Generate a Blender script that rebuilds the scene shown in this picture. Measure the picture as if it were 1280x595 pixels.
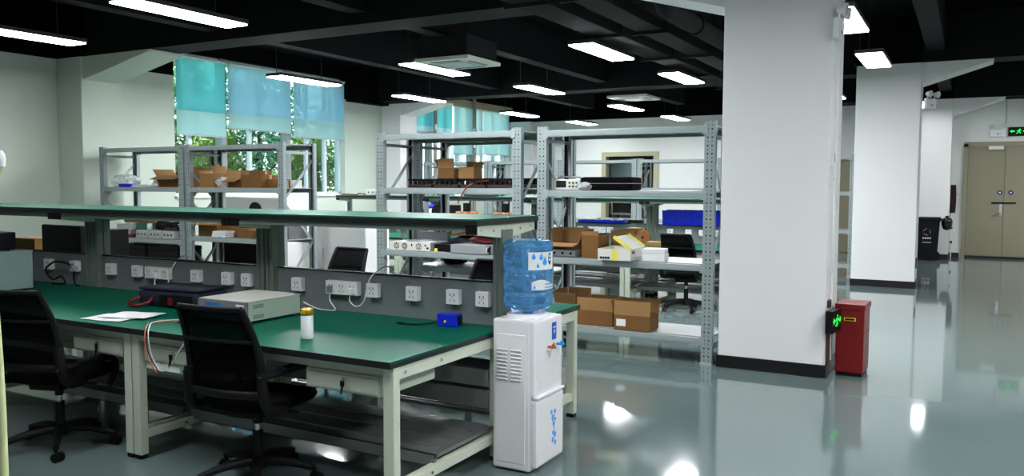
import bpy, bmesh, math, random
from mathutils import Matrix, Vector, Euler

for o in list(bpy.data.objects):
    bpy.data.objects.remove(o, do_unlink=True)
SC = bpy.context.scene
COL = SC.collection
PI = math.pi
rnd = random.Random(7)

# ------------------------------------------------------------------ camera
H = 1.55
cam_data = bpy.data.cameras.new('camera')
cam = bpy.data.objects.new('camera', cam_data)
COL.objects.link(cam)
F, YAW, PITCH, ROLL = 1030.28, -0.504212, 0.0644139, -0.0032139
cam_data.sensor_fit = 'HORIZONTAL'
cam_data.sensor_width = 36.0
cam_data.lens = F / 1280 * 36.0
cam_data.clip_start = 0.05
cam_data.clip_end = 200
cy_, sy_, cp_, sp_ = math.cos(YAW), math.sin(YAW), math.cos(PITCH), math.sin(PITCH)
fw = Vector((sy_ * cp_, cy_ * cp_, -sp_))
rt = Vector((cy_, -sy_, 0))
dn = fw.cross(rt)
cr, sr = math.cos(ROLL), math.sin(ROLL)
rt, dn = cr * rt + sr * dn, -sr * rt + cr * dn
up = -dn
cam.matrix_world = Matrix(((rt.x, up.x, -fw.x, 0), (rt.y, up.y, -fw.y, 0), (rt.z, up.z, -fw.z, H), (0, 0, 0, 1)))
SC.camera = cam

# ------------------------------------------------------------------ exposure, sky, sun
SC.view_settings.view_transform = 'Standard'
SC.view_settings.look = 'None'
SC.view_settings.gamma = 1.0
SC.view_settings.use_curve_mapping = False
SC.view_settings.exposure = 1.2
LAMP_E = 40.0
world = bpy.data.worlds.new('world')
SC.world = world
world.use_nodes = True
wn = world.node_tree
sky = wn.nodes.new('ShaderNodeTexSky')
sky.sky_type = 'NISHITA'
sky.sun_disc = False
sky.sun_elevation = math.radians(50)
sky.sun_rotation = math.radians(120)
wn.links.new(sky.outputs[0], wn.nodes['Background'].inputs[0])
wn.nodes['Background'].inputs[1].default_value = 0.36
sun_d = bpy.data.lights.new('sun', 'SUN')
sun_d.energy = 7.0
sun_d.angle = 0.01
sun = bpy.data.objects.new('sun', sun_d)
COL.objects.link(sun)
sun.rotation_euler = (math.radians(40), 0, math.radians(60))

# ------------------------------------------------------------------ materials
def mat(name, rgb, rough=0.5, metal=0.0, noise=0.0, nscale=20.0, bump=0.0, spec=0.5, trans=0.0, emit=0.0, ior=1.45, coat=0.0):
    m = bpy.data.materials.new(name)
    m.use_nodes = True
    nt = m.node_tree
    b = nt.nodes['Principled BSDF']
    c = (rgb[0], rgb[1], rgb[2], 1)
    b.inputs['Base Color'].default_value = c
    b.inputs['Roughness'].default_value = rough
    b.inputs['Metallic'].default_value = metal
    b.inputs['Specular IOR Level'].default_value = spec
    b.inputs['IOR'].default_value = ior
    b.inputs['Transmission Weight'].default_value = trans
    b.inputs['Coat Weight'].default_value = coat
    if emit:
        b.inputs['Emission Color'].default_value = c
        b.inputs['Emission Strength'].default_value = emit
    if noise or bump:
        tc = nt.nodes.new('ShaderNodeTexCoord')
        n = nt.nodes.new('ShaderNodeTexNoise')
        n.inputs['Scale'].default_value = nscale
        n.inputs['Detail'].default_value = 4
        nt.links.new(tc.outputs['Object'], n.inputs['Vector'])
        if noise:
            mr = nt.nodes.new('ShaderNodeMapRange')
            mr.inputs['To Min'].default_value = 1 - noise
            mr.inputs['To Max'].default_value = 1 + noise
            nt.links.new(n.outputs['Fac'], mr.inputs['Value'])
            mx = nt.nodes.new('ShaderNodeMix')
            mx.data_type = 'RGBA'
            mx.blend_type = 'MULTIPLY'
            mx.inputs[0].default_value = 1.0
            mx.inputs[6].default_value = c
            nt.links.new(mr.outputs[0], mx.inputs[7])
            nt.links.new(mx.outputs[2], b.inputs['Base Color'])
        if bump:
            bp = nt.nodes.new('ShaderNodeBump')
            bp.inputs['Strength'].default_value = bump
            bp.inputs['Distance'].default_value = 0.01
            nt.links.new(n.outputs['Fac'], bp.inputs['Height'])
            nt.links.new(bp.outputs['Normal'], b.inputs['Normal'])
    return m

def rack_post_mat(name, rgb):
    """galvanised post with two columns of punched holes (local z up, local x across)"""
    m = mat(name, rgb, 0.45, 0.2)
    nt = m.node_tree
    b = nt.nodes['Principled BSDF']
    tc = nt.nodes.new('ShaderNodeTexCoord')
    sx = nt.nodes.new('ShaderNodeSeparateXYZ')
    nt.links.new(tc.outputs['Object'], sx.inputs[0])
    def math_(op, a, bb=None):
        n = nt.nodes.new('ShaderNodeMath')
        n.operation = op
        if isinstance(a, (int, float)): n.inputs[0].default_value = a
        else: nt.links.new(a, n.inputs[0])
        if bb is not None:
            if isinstance(bb, (int, float)): n.inputs[1].default_value = bb
            else: nt.links.new(bb, n.inputs[1])
        return n.outputs[0]
    big = math_('MAXIMUM', math_('ABSOLUTE', sx.outputs['X']), 0.0)
    dx = math_('SUBTRACT', big, 0.019)
    zz = math_('SUBTRACT', math_('PINGPONG', sx.outputs['Z'], 0.035), 0.0)
    d2 = math_('ADD', math_('MULTIPLY', dx, dx), math_('MULTIPLY', zz, zz))
    hole = math_('LESS_THAN', d2, 0.0078 ** 2)
    zb = math_('SUBTRACT', math_('PINGPONG', math_('ADD', sx.outputs['Z'], 0.035), 0.035), 0.0)
    d3 = math_('ADD', math_('MULTIPLY', dx, dx), math_('MULTIPLY', math_('MULTIPLY', zb, zb), 0.3))
    hole2 = math_('MULTIPLY', math_('LESS_THAN', d3, 0.006 ** 2), 0.45)
    fac = math_('MAXIMUM', hole, hole2)
    mx = nt.nodes.new('ShaderNodeMix')
    mx.data_type = 'RGBA'
    nt.links.new(fac, mx.inputs[0])
    mx.inputs[6].default_value = (*rgb, 1)
    mx.inputs[7].default_value = (0.02, 0.025, 0.03, 1)
    nt.links.new(mx.outputs[2], b.inputs['Base Color'])
    return m

M = {}
M['floor'] = mat('floor_epoxy', (0.15, 0.205, 0.20), 0.07, noise=0.10, nscale=0.7, bump=0.03, spec=0.6, coat=0.3)
M['wall_shade_green'] = mat('wall_paint_shade_green', (0.56, 0.64, 0.55), 0.7, noise=0.02, nscale=3)  # white wall paint made darker and greener, dimness of the left side painted in
M['wall'] = mat('wall_paint', (0.74, 0.77, 0.74), 0.7, noise=0.02, nscale=3)
M['pillar'] = mat('pillar_paint', (0.80, 0.81, 0.80), 0.6, noise=0.015, nscale=3)
M['black_paint'] = mat('black_ceiling_paint', (0.0012, 0.0015, 0.0019), 0.8, noise=0.2, nscale=2, spec=0.08)
M['beam'] = mat('beam_black_paint', (0.006, 0.0072, 0.0082), 0.7, noise=0.15, nscale=3, spec=0.15)
M['duct'] = mat('duct_grey', (0.019, 0.0205, 0.021), 0.85, spec=0.1, noise=0.2, nscale=5)
M['skirting'] = mat('black_skirting', (0.006, 0.006, 0.006), 0.35)
M['lamp'] = mat('lamp_diffuser', (0.95, 0.97, 1.0), 0.5, emit=LAMP_E)
M['lamp_dim'] = mat('lamp_diffuser_dimmed', (0.95, 0.97, 1.0), 0.5, emit=LAMP_E * 0.45)
M['lamp_faint'] = mat('lamp_diffuser_faint', (0.95, 0.97, 1.0), 0.5, emit=LAMP_E * 0.16)
M['lamp_body'] = mat('lamp_housing', (0.02, 0.02, 0.022), 0.5)
M['green'] = mat('green_mat', (0.0, 0.12, 0.070), 0.42, noise=0.06, nscale=6, spec=0.1)
M['edge'] = mat('black_edge', (0.008, 0.009, 0.009), 0.4)
M['cream'] = mat('cream_frame', (0.60, 0.66, 0.53), 0.45, noise=0.03, nscale=10)
M['drawer'] = mat('drawer_front', (0.50, 0.55, 0.45), 0.4, noise=0.02, nscale=8)
M['dkgreen'] = mat('grey_green_steel', (0.155, 0.19, 0.165), 0.5, noise=0.04, nscale=10)
M['panel'] = mat('grey_panel', (0.175, 0.20, 0.207), 0.55, noise=0.05, nscale=8)
M['steel_shelf'] = mat('steel_shelf', (0.26, 0.28, 0.27), 0.28, 0.5, noise=0.1, nscale=6)
M['rack'] = mat('rack_grey', (0.35, 0.41, 0.41), 0.42, 0.15, noise=0.04, nscale=12)
M['post'] = rack_post_mat('rack_post', (0.32, 0.38, 0.38))
M['post_inner_shade'] = mat('rack_inner_shade', (0.022, 0.026, 0.027), 0.6)  # near-black colour paints in the shade inside the rear post channels
M['deck'] = mat('rack_deck', (0.33, 0.36, 0.355), 0.35, 0.2, noise=0.06, nscale=6)
M['card'] = mat('cardboard', (0.185, 0.088, 0.022), 0.85, noise=0.10, nscale=14, bump=0.1)
M['card_in'] = mat('cardboard_inside', (0.30, 0.165, 0.06), 0.85, noise=0.08, nscale=14)
M['card_lt'] = mat('cardboard_light', (0.29, 0.155, 0.052), 0.85, noise=0.08, nscale=14)
M['tape'] = mat('packing_tape', (0.55, 0.40, 0.2), 0.3)
M['white'] = mat('white_plastic', (0.82, 0.83, 0.82), 0.4)
M['white_gloss'] = mat('white_gloss', (0.86, 0.86, 0.88), 0.22)
M['offwhite'] = mat('offwhite', (0.74, 0.74, 0.66), 0.5)
M['paper'] = mat('paper', (0.85, 0.86, 0.86), 0.8)
M['black'] = mat('black_plastic', (0.0045, 0.0045, 0.005), 0.5, spec=0.25)
M['black_fab'] = mat('black_fabric', (0.003, 0.003, 0.0035), 0.95, spec=0.1, bump=0.3, nscale=300)
M['black_gloss'] = mat('black_gloss', (0.008, 0.008, 0.010), 0.15)
M['mop'] = mat('mop_fringe', (0.035, 0.010, 0.014), 0.95, noise=0.4, nscale=80, bump=0.8)
M['chrome'] = mat('chrome', (0.75, 0.75, 0.75), 0.15, 1.0)
M['brass'] = mat('gold_lid', (0.75, 0.48, 0.06), 0.3, 0.8)
M['red'] = mat('red_steel', (0.19, 0.003, 0.005), 0.35, noise=0.06, nscale=10)
M['red2'] = mat('red_plastic', (0.14, 0.006, 0.008), 0.45)
M['yellow'] = mat('yellow', (0.85, 0.55, 0.05), 0.45)
M['lemon'] = mat('lemon_stripe', (0.80, 0.74, 0.12), 0.5)
M['navy'] = mat('navy_fabric', (0.010, 0.013, 0.028), 0.7, bump=0.2, nscale=120)
M['blue'] = mat('blue_plastic', (0.004, 0.022, 0.62), 0.35)
M['blue_lab'] = mat('blue_label', (0.01, 0.09, 0.5), 0.4)
M['blue_drop'] = mat('blue_drop', (0.02, 0.35, 0.85), 0.4)
M['navy_lab'] = mat('navy_label', (0.008, 0.02, 0.12), 0.4)
M['grey'] = mat('grey_plastic', (0.18, 0.19, 0.20), 0.5)
M['ltgrey'] = mat('light_grey', (0.45, 0.47, 0.48), 0.45)
M['silver'] = mat('silver_metal', (0.55, 0.58, 0.60), 0.35, 0.5)
M['case'] = mat('grey_green_case', (0.28, 0.40, 0.38), 0.45, noise=0.03, nscale=6)
M['psu'] = mat('pale_green_case', (0.50, 0.64, 0.52), 0.45)
M['psu_top'] = mat('warm_white_lid', (0.62, 0.62, 0.55), 0.45)
M['door'] = mat('beige_door', (0.235, 0.215, 0.145), 0.5, noise=0.03, nscale=4)
M['doorframe'] = mat('beige_frame', (0.28, 0.26, 0.185), 0.5)
M['oliveframe'] = mat('olive_frame', (0.42, 0.40, 0.26), 0.5)
M['alu'] = mat('window_frame', (0.66, 0.70, 0.70), 0.4)
M['alu_dk'] = mat('window_post', (0.27, 0.30, 0.28), 0.5)
M['pcb'] = mat('circuit_board', (0.015, 0.13, 0.07), 0.5, noise=0.5, nscale=60)
M['pcb2'] = mat('circuit_dark', (0.035, 0.02, 0.018), 0.5, noise=0.6, nscale=60)
M['bark'] = mat('bark', (0.08, 0.055, 0.035), 0.9, noise=0.4, nscale=10)
M['ground'] = mat('outdoor_ground', (0.12, 0.16, 0.07), 0.95, noise=0.4, nscale=3)
M['outwall'] = mat('outdoor_wall', (0.82, 0.82, 0.78), 0.8)
M['pole'] = mat('pale_green_pole', (0.62, 0.68, 0.36), 0.4)
M['pipe_tan'] = mat('tan_pipe', (0.33, 0.30, 0.24), 0.55)
M['brown'] = mat('brown_conduit', (0.06, 0.022, 0.012), 0.5)
M['orange'] = mat('orange', (0.55, 0.12, 0.02), 0.4)
M['copper'] = mat('copper_coil', (0.30, 0.10, 0.025), 0.5, 0.3, noise=0.5, nscale=40)
M['exit'] = mat('exit_green', (0.02, 0.75, 0.08), 0.5, emit=0.7)
M['screen'] = mat('screen_dark', (0.02, 0.022, 0.025), 0.1)
M['lcd'] = mat('lcd_blue', (0.02, 0.16, 0.45), 0.2)
M['cable_w'] = mat('white_cable', (0.72, 0.74, 0.72), 0.45)
M['cable_r'] = mat('red_cable', (0.20, 0.015, 0.015), 0.5)
M['teal_room'] = mat('pale_teal_board', (0.42, 0.60, 0.58), 0.3)
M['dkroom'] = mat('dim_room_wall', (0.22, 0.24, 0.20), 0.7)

def mix_shader(name, build):
    m = bpy.data.materials.new(name)
    m.use_nodes = True
    nt = m.node_tree
    nt.nodes.clear()
    out = nt.nodes.new('ShaderNodeOutputMaterial')
    nt.links.new(build(nt), out.inputs['Surface'])
    return m

def glass_build(nt):
    t = nt.nodes.new('ShaderNodeBsdfTransparent'); t.inputs[0].default_value = (0.86, 0.95, 0.93, 1)
    g = nt.nodes.new('ShaderNodeBsdfGlossy'); g.inputs['Roughness'].default_value = 0.02
    mx = nt.nodes.new('ShaderNodeMixShader')
    mx.inputs[0].default_value = 0.05; nt.links.new(t.outputs[0], mx.inputs[1]); nt.links.new(g.outputs[0], mx.inputs[2])
    return mx.outputs[0]
M['glass'] = mix_shader('window_glass', glass_build)

def fabric_build(rgb, tr):
    def f(nt):
        d = nt.nodes.new('ShaderNodeBsdfDiffuse'); d.inputs[0].default_value = (*rgb, 1)
        t = nt.nodes.new('ShaderNodeBsdfTranslucent'); t.inputs[0].default_value = (*rgb, 1)
        p = nt.nodes.new('ShaderNodeBsdfTransparent'); p.inputs[0].default_value = (*rgb, 1)
        mx = nt.nodes.new('ShaderNodeMixShader'); mx.inputs[0].default_value = tr
        nt.links.new(d.outputs[0], mx.inputs[1]); nt.links.new(t.outputs[0], mx.inputs[2])
        m2 = nt.nodes.new('ShaderNodeMixShader'); m2.inputs[0].default_value = 0.08
        nt.links.new(mx.outputs[0], m2.inputs[1]); nt.links.new(p.outputs[0], m2.inputs[2])
        return m2.outputs[0]
    return f
M['blind_teal'] = mix_shader('blind_teal', fabric_build((0.20, 0.66, 0.64), 0.65))  # teal and blue tints stand for outdoor light coming through the blinds
M['blind_blue'] = mix_shader('blind_blue', fabric_build((0.42, 0.68, 0.78), 0.65))
M['blind_pale'] = mix_shader('blind_pale', fabric_build((0.55, 0.78, 0.76), 0.65))

def leaf_mat(name, rgb):
    def f(nt):
        d = nt.nodes.new('ShaderNodeBsdfPrincipled'); d.inputs['Base Color'].default_value = (*rgb, 1); d.inputs['Roughness'].default_value = 0.45
        t = nt.nodes.new('ShaderNodeBsdfTranslucent'); t.inputs[0].default_value = (rgb[0] * 1.6, rgb[1] * 1.5, rgb[2], 1)
        mx = nt.nodes.new('ShaderNodeMixShader'); mx.inputs[0].default_value = 0.3
        nt.links.new(d.outputs[0], mx.inputs[1]); nt.links.new(t.outputs[0], mx.inputs[2])
        return mx.outputs[0]
    return mix_shader(name, f)
M['leaf'] = leaf_mat('leaf_green', (0.07, 0.17, 0.045))
M['leaf2'] = leaf_mat('leaf_teal', (0.05, 0.17, 0.10))
M['leaf3'] = leaf_mat('leaf_bright', (0.19, 0.27, 0.05))

def mesh_fab_build(nt):
    d = nt.nodes.new('ShaderNodeBsdfDiffuse'); d.inputs[0].default_value = (0.004, 0.004, 0.0045, 1)
    t = nt.nodes.new('ShaderNodeBsdfTransparent')
    mx = nt.nodes.new('ShaderNodeMixShader'); mx.inputs[0].default_value = 0.14
    nt.links.new(d.outputs[0], mx.inputs[1]); nt.links.new(t.outputs[0], mx.inputs[2])
    return mx.outputs[0]
M['mesh_fab'] = mix_shader('chair_mesh_fabric', mesh_fab_build)

def bottle_build(nt):
    b = nt.nodes.new('ShaderNodeBsdfPrincipled')
    b.inputs['Base Color'].default_value = (0.17, 0.47, 0.84, 1)
    b.inputs['Roughness'].default_value = 0.12
    b.inputs['Transmission Weight'].default_value = 0.7
    b.inputs['IOR'].default_value = 1.2
    return b.outputs[0]
M['bottle'] = mix_shader('water_bottle', bottle_build)

def bag_build(nt):
    b = nt.nodes.new('ShaderNodeBsdfPrincipled')
    b.inputs['Base Color'].default_value = (0.75, 0.80, 0.80, 1)
    b.inputs['Roughness'].default_value = 0.2
    t = nt.nodes.new('ShaderNodeBsdfTransparent')
    mx = nt.nodes.new('ShaderNodeMixShader'); mx.inputs[0].default_value = 0.55
    nt.links.new(b.outputs[0], mx.inputs[1]); nt.links.new(t.outputs[0], mx.inputs[2])
    return mx.outputs[0]
M['bag'] = mix_shader('clear_plastic_bag', bag_build)

# ------------------------------------------------------------------ mesh building
class MB:
    def __init__(self):
        self.v = []; self.f = []; self.mi = []; self.sm = []
        self.m = 0
    def add(self, verts, faces, smooth=False):
        k = len(self.v)
        self.v += [tuple(p) for p in verts]
        for q in faces:
            self.f.append([i + k for i in q]); self.mi.append(self.m); self.sm.append(smooth)
        return self
    def box(self, x0, x1, y0, y1, z0, z1, bev=0.0, rot=None, mat4=None):
        bm = bmesh.new()
        bmesh.ops.create_cube(bm, size=1)
        c = Vector(((x0 + x1) / 2, (y0 + y1) / 2, (z0 + z1) / 2))
        s = (abs(x1 - x0), abs(y1 - y0), abs(z1 - z0))
        for w in bm.verts:
            w.co = Vector((w.co.x * s[0], w.co.y * s[1], w.co.z * s[2]))
        if bev:
            bmesh.ops.bevel(bm, geom=list(bm.edges), offset=min(bev, min(s) * 0.45), segments=2, affect='EDGES', profile=0.6)
        if rot is not None:
            r = rot if isinstance(rot, Matrix) else Euler(rot).to_matrix()
            for w in bm.verts: w.co = r @ w.co
        for w in bm.verts: w.co += c
        if mat4 is not None:
            for w in bm.verts: w.co = mat4 @ w.co
        bm.verts.index_update()
        self.add([w.co[:] for w in bm.verts], [[w.index for w in f.verts] for f in bm.faces])
        bm.free()
        return self
    def cyl(self, p0, p1, r0, r1=None, n=16, cap=True):
        r1 = r0 if r1 is None else r1
        p0, p1 = Vector(p0), Vector(p1)
        d = (p1 - p0).normalized()
        a = d.orthogonal().normalized(); b = d.cross(a)
        vs = []
        for p, r in ((p0, r0), (p1, r1)):
            for i in range(n):
                t = 2 * PI * i / n
                vs.append(p + r * (math.cos(t) * a + math.sin(t) * b))
        self.add(vs, [[i, (i + 1) % n, n + (i + 1) % n, n + i] for i in range(n)], True)
        if cap:
            self.add(vs, [list(range(n))[::-1], list(range(n, 2 * n))])
        return self
    def bar(self, p0, p1, w, h, upv=(0, 0, 1)):
        """rectangular bar from p0 to p1"""
        p0, p1 = Vector(p0), Vector(p1)
        d = (p1 - p0).normalized(); u = Vector(upv)
        if abs(d.dot(u)) > 0.98: u = Vector((0, 1, 0))
        s = d.cross(u).normalized(); u = s.cross(d).normalized()
        vs = []
        for p in (p0, p1):
            for a, b in ((-1, -1), (1, -1), (1, 1), (-1, 1)):
                vs.append(p + s * a * w / 2 + u * b * h / 2)
        self.add(vs, [[0, 1, 5, 4], [1, 2, 6, 5], [2, 3, 7, 6], [3, 0, 4, 7], [3, 2, 1, 0], [4, 5, 6, 7]])
        return self
    def tube(self, pts, r, n=8, sub=4):
        pts = [Vector(p) for p in pts]
        P = []
        if sub > 1 and len(pts) > 2:
            for i in range(len(pts) - 1):
                p0 = pts[max(i - 1, 0)]; p1 = pts[i]; p2 = pts[i + 1]; p3 = pts[min(i + 2, len(pts) - 1)]
                for k in range(sub):
                    t = k / sub
                    P.append(0.5 * ((2 * p1) + (-p0 + p2) * t + (2 * p0 - 5 * p1 + 4 * p2 - p3) * t * t + (-p0 + 3 * p1 - 3 * p2 + p3) * t ** 3))
            P.append(pts[-1])
        else:
            P = pts
        rr = r if isinstance(r, (list, tuple)) else None
        vs = []; a = None
        for i, p in enumerate(P):
            d = (P[min(i + 1, len(P) - 1)] - P[max(i - 1, 0)])
            if d.length < 1e-9: d = Vector((0, 0, 1))
            d.normalize()
            if a is None: a = d.orthogonal().normalized()
            else:
                a = a - d * a.dot(d)
                a = a.normalized() if a.length > 1e-6 else d.orthogonal().normalized()
            b = d.cross(a)
            q = r if rr is None else rr[0] + (rr[1] - rr[0]) * i / (len(P) - 1)
            for k in range(n):
                t = 2 * PI * k / n
                vs.append(p + q * (math.cos(t) * a + math.sin(t) * b))
        fs = []
        for i in range(len(P) - 1):
            for k in range(n):
                fs.append([i * n + k, i * n + (k + 1) % n, (i + 1) * n + (k + 1) % n, (i + 1) * n + k])
        self.add(vs, fs, True)
        self.add(vs, [list(range(n))[::-1], list(range((len(P) - 1) * n, len(P) * n))])
        return self
    def lathe(self, prof, c=(0, 0, 0), n=32, smooth=True):
        vs = []
        for r, z in prof:
            for k in range(n):
                t = 2 * PI * k / n
                vs.append((c[0] + r * math.cos(t), c[1] + r * math.sin(t), c[2] + z))
        fs = []
        for i in range(len(prof) - 1):
            for k in range(n):
                fs.append([i * n + k, i * n + (k + 1) % n, (i + 1) * n + (k + 1) % n, (i + 1) * n + k])
        self.add(vs, fs, smooth)
        if prof[0][0] > 1e-4: self.add(vs, [list(range(n))[::-1]])
        if prof[-1][0] > 1e-4: self.add(vs, [list(range((len(prof) - 1) * n, len(prof) * n))])
        return self
    def quad(self, pts, th):
        """plate: four corner points thickened along its normal"""
        p = [Vector(q) for q in pts]
        nrm = (p[1] - p[0]).cross(p[-1] - p[0]).normalized() * th
        n = len(p)
        vs = p + [q - nrm for q in p]
        fs = [list(range(n)), list(range(2 * n - 1, n - 1, -1))] + [[i, i + n, (i + 1) % n + n, (i + 1) % n] for i in range(n)]
        self.add(vs, fs)
        return self
    def prism(self, poly, z0, z1, axis='z'):
        """2-D outline extruded along an axis"""
        n = len(poly)
        def pt(a, b, c):
            return {'z': (a, b, c), 'y': (a, c, b), 'x': (c, a, b)}[axis]
        vs = [pt(a, b, z0) for a, b in poly] + [pt(a, b, z1) for a, b in poly]
        self.add(vs, [list(range(n))[::-1], list(range(n, 2 * n))] + [[i, (i + 1) % n, (i + 1) % n + n, i + n] for i in range(n)])
        return self

def obj(name, mb, m, parent=None, loc=None, rotz=0.0, subsurf=0):
    me = bpy.data.meshes.new(name)
    me.from_pydata(mb.v, [], mb.f)
    for mm in (m if isinstance(m, (list, tuple)) else [m]):
        me.materials.append(M[mm] if isinstance(mm, str) else mm)
    me.polygons.foreach_set('material_index', mb.mi)
    me.polygons.foreach_set('use_smooth', mb.sm)
    me.update()
    bm = bmesh.new(); bm.from_mesh(me)
    bmesh.ops.recalc_face_normals(bm, faces=bm.faces)
    bm.to_mesh(me); bm.free()
    o = bpy.data.objects.new(name, me)
    COL.objects.link(o)
    if parent is not None: o.parent = parent
    if loc is not None: o.location = loc
    if rotz: o.rotation_euler = (0, 0, rotz)
    if subsurf:
        s = o.modifiers.new('subsurf', 'SUBSURF'); s.levels = subsurf; s.render_levels = subsurf
    return o

def tag(o, label, cat, group=None):
    o['label'] = label; o['category'] = cat
    if group: o['group'] = group
    return o

def thing(name, label, cat, loc=(0, 0, 0), rotz=0.0, group=None):
    o = bpy.data.objects.new(name, None)
    COL.objects.link(o)
    o.empty_display_size = 0.1
    o.location = loc; o.rotation_euler = (0, 0, rotz)
    return tag(o, label, cat, group)

def struct(name, mb, m):
    o = obj(name, mb, m)
    o['kind'] = 'structure'
    return o

def dup(root, loc, rotz=0.0, label=None, group=None):
    r = root.copy(); COL.objects.link(r)
    r.location = loc; r.rotation_euler = (0, 0, rotz)
    if label: r['label'] = label
    if group: r['group'] = group
    for ch in list(root.children):
        c = ch.copy(); COL.objects.link(c); c.parent = r
        for g in list(ch.children):
            d = g.copy(); COL.objects.link(d); d.parent = c
    return r

# ================================================================== SETTING
struct('floor', MB().box(-12.2, 6.0, -4.0, 24.5, -0.2, 0.0), 'floor')
struct('ceiling', MB().box(-12.2, 6.0, -4.0, 24.5, 4.1, 4.3), 'black_paint')
WZ = 3.39
def wall_seg(mb, x0, x1, y0, y1, z0=0.0, z1=4.1):
    if z0 < WZ:
        mb.m = 0; mb.box(x0, x1, y0, y1, z0, min(z1, WZ))
    if z1 > WZ:
        mb.m = 1; mb.box(x0, x1, y0, y1, max(z0, WZ), z1)
    mb.m = 0
LX = -11.9
W1 = (9.62, 14.02, 1.33, 3.82)
W2 = (16.6, 21.35, 1.33, 3.70)
mb = MB()
wall_seg(mb, LX - 0.3, LX, -4.0, W1[0])
wall_seg(mb, LX - 0.3, LX, W1[1], W2[0])
wall_seg(mb, LX - 0.3, LX, W2[1], 24.5)
for w in (W1, W2):
    wall_seg(mb, LX - 0.3, LX, w[0], w[1], 0, w[2])
    wall_seg(mb, LX - 0.3, LX, w[0], w[1], w[3], 4.1)
struct('wall_left', mb, ['wall_shade_green', 'black_paint'])
# back wall with the doorway, stepping forward to the double-door wall
BY = 21.6; DY = 20.45
mb = MB()
wall_seg(mb, LX, -8.93, BY, BY + 0.2)
wall_seg(mb, -7.48, -3.4, BY, BY + 0.2)
wall_seg(mb, -8.93, -7.48, BY, BY + 0.2, 2.40, 4.1)
struct('wall_back', mb, ['wall', 'black_paint'])
mb = MB()
wall_seg(mb, -3.4, -3.2, DY, BY + 0.2)
wall_seg(mb, -3.4, -0.02, DY, DY + 0.2)
wall_seg(mb, -0.02, 1.48, DY, DY + 0.2, 2.46, 4.1)
wall_seg(mb, 1.48, 6.0, DY, DY + 0.2)
struct('wall_far', mb, ['wall', 'black_paint'])
mb = MB(); wall_seg(mb, 6.0, 6.2, -4.0, DY + 0.2)
struct('wall_right', mb, ['wall', 'black_paint'])
mb = MB(); wall_seg(mb, -12.2, 6.2, -4.2, -4.0)
struct('wall_front', mb, ['wall', 'black_paint'])
# small room seen through the back doorway
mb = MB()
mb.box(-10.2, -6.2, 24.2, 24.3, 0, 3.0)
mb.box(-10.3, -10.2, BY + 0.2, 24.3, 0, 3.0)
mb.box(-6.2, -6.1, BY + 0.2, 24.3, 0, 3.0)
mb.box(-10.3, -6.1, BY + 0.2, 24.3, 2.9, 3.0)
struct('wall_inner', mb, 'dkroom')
mb = MB()
mb.box(-9.03, -8.90, BY - 0.04, BY + 0.22, 0, 2.47)
mb.box(-7.51, -7.38, BY - 0.04, BY + 0.22, 0, 2.47)
mb.box(-8.90, -7.51, BY - 0.04, BY + 0.22, 2.35, 2.47)
struct('trim_1', mb, 'oliveframe')

# pillars with their haunches
def column(name, x0, x1, y0, y1, haunch=(), skirt=True, paint='pillar'):
    mb = MB()
    mb.box(x0, x1, y0, y1, 0, WZ, bev=0.012)
    for side, z, xe in haunch:
        xs = x1 if side > 0 else x0
        mb.prism([(xs, WZ), (xs, z), (xe, WZ - 0.02), (xe, WZ)], y0 + 0.04, y1 - 0.04, 'y')
    mb.m = 1
    mb.box(x0 + 0.01, x1 - 0.01, y0 + 0.01, y1 - 0.01, WZ, 4.1)
    if skirt:
        mb.m = 2
        mb.box(x0 - 0.012, x1 + 0.012, y0 - 0.012, y1 + 0.012, 0, 0.105, bev=0.004)
    return struct(name, mb, [paint, 'black_paint', 'skirting'])
column('pillar_near', -1.83, -0.965, 6.97, 7.60, [(-1, 3.04, -3.0)])
column('pillar_middle', -1.56, -0.66, 13.80, 14.42, [(1, 3.08, 0.27)])
column('pillar_far', -1.25, -0.33, 19.75, 20.44, [(1, 3.05, 0.62)])
column('pillar_left', -11.89, -11.32, 7.55, 8.20, [(1, 3.06, -9.85)], paint='wall_shade_green')
column('pillar_corner', -11.89, -11.36, 15.30, 15.95, [(1, 3.12, -10.3)])
column('pillar_back', -11.89, -11.2, 21.40, 21.59, [])
struct('baseboard_far', MB().box(-0.33, -0.13, DY - 0.015, DY, 0, 0.10).box(1.6, 6.0, DY - 0.015, DY, 0, 0.10), 'skirting')
struct('baseboard_back', MB().box(-7.36, -3.4, BY - 0.015, BY, 0, 0.10).box(-11.2, -9.04, BY - 0.015, BY, 0, 0.10), 'skirting')

# black ceiling beams
def beam(x0, x1, y0, y1, z0, z1=4.1, m='beam'):
    struct('ceiling_beam', MB().box(x0, x1, y0, y1, z0, z1, bev=0.01), m)
beam(-11.88, -2.95, 7.62, 8.12, 3.40)
beam(-2.95, 5.98, 7.00, 7.58, 3.40)
beam(-11.88, -1.6, 14.88, 15.40, 3.40)
beam(-1.6, 5.98, 13.84, 14.38, 3.40)
beam(-3.1, 5.98, 19.80, 20.30, 3.40)
beam(-11.88, 5.98, 0.2, 0.7, 3.40)
for x, z in ((-8.75, 3.52), (-6.35, 3.52), (-0.6, 3.55), (2.0, 3.5)):
    for y0, y1 in ((0.72, 6.98 if x > -3 else 7.6), (7.6 if x > -3 else 8.14, 13.82 if x > -3 else 14.86), (15.42, 19.78)):
        beam(x, x + 0.24, y0, y1, z)
# low black soffit where the ceiling meets the window wall
struct('trim_2', MB().box(-11.88, -11.66, 14.05, 15.28, 3.34, 4.09), 'black_paint')

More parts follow.
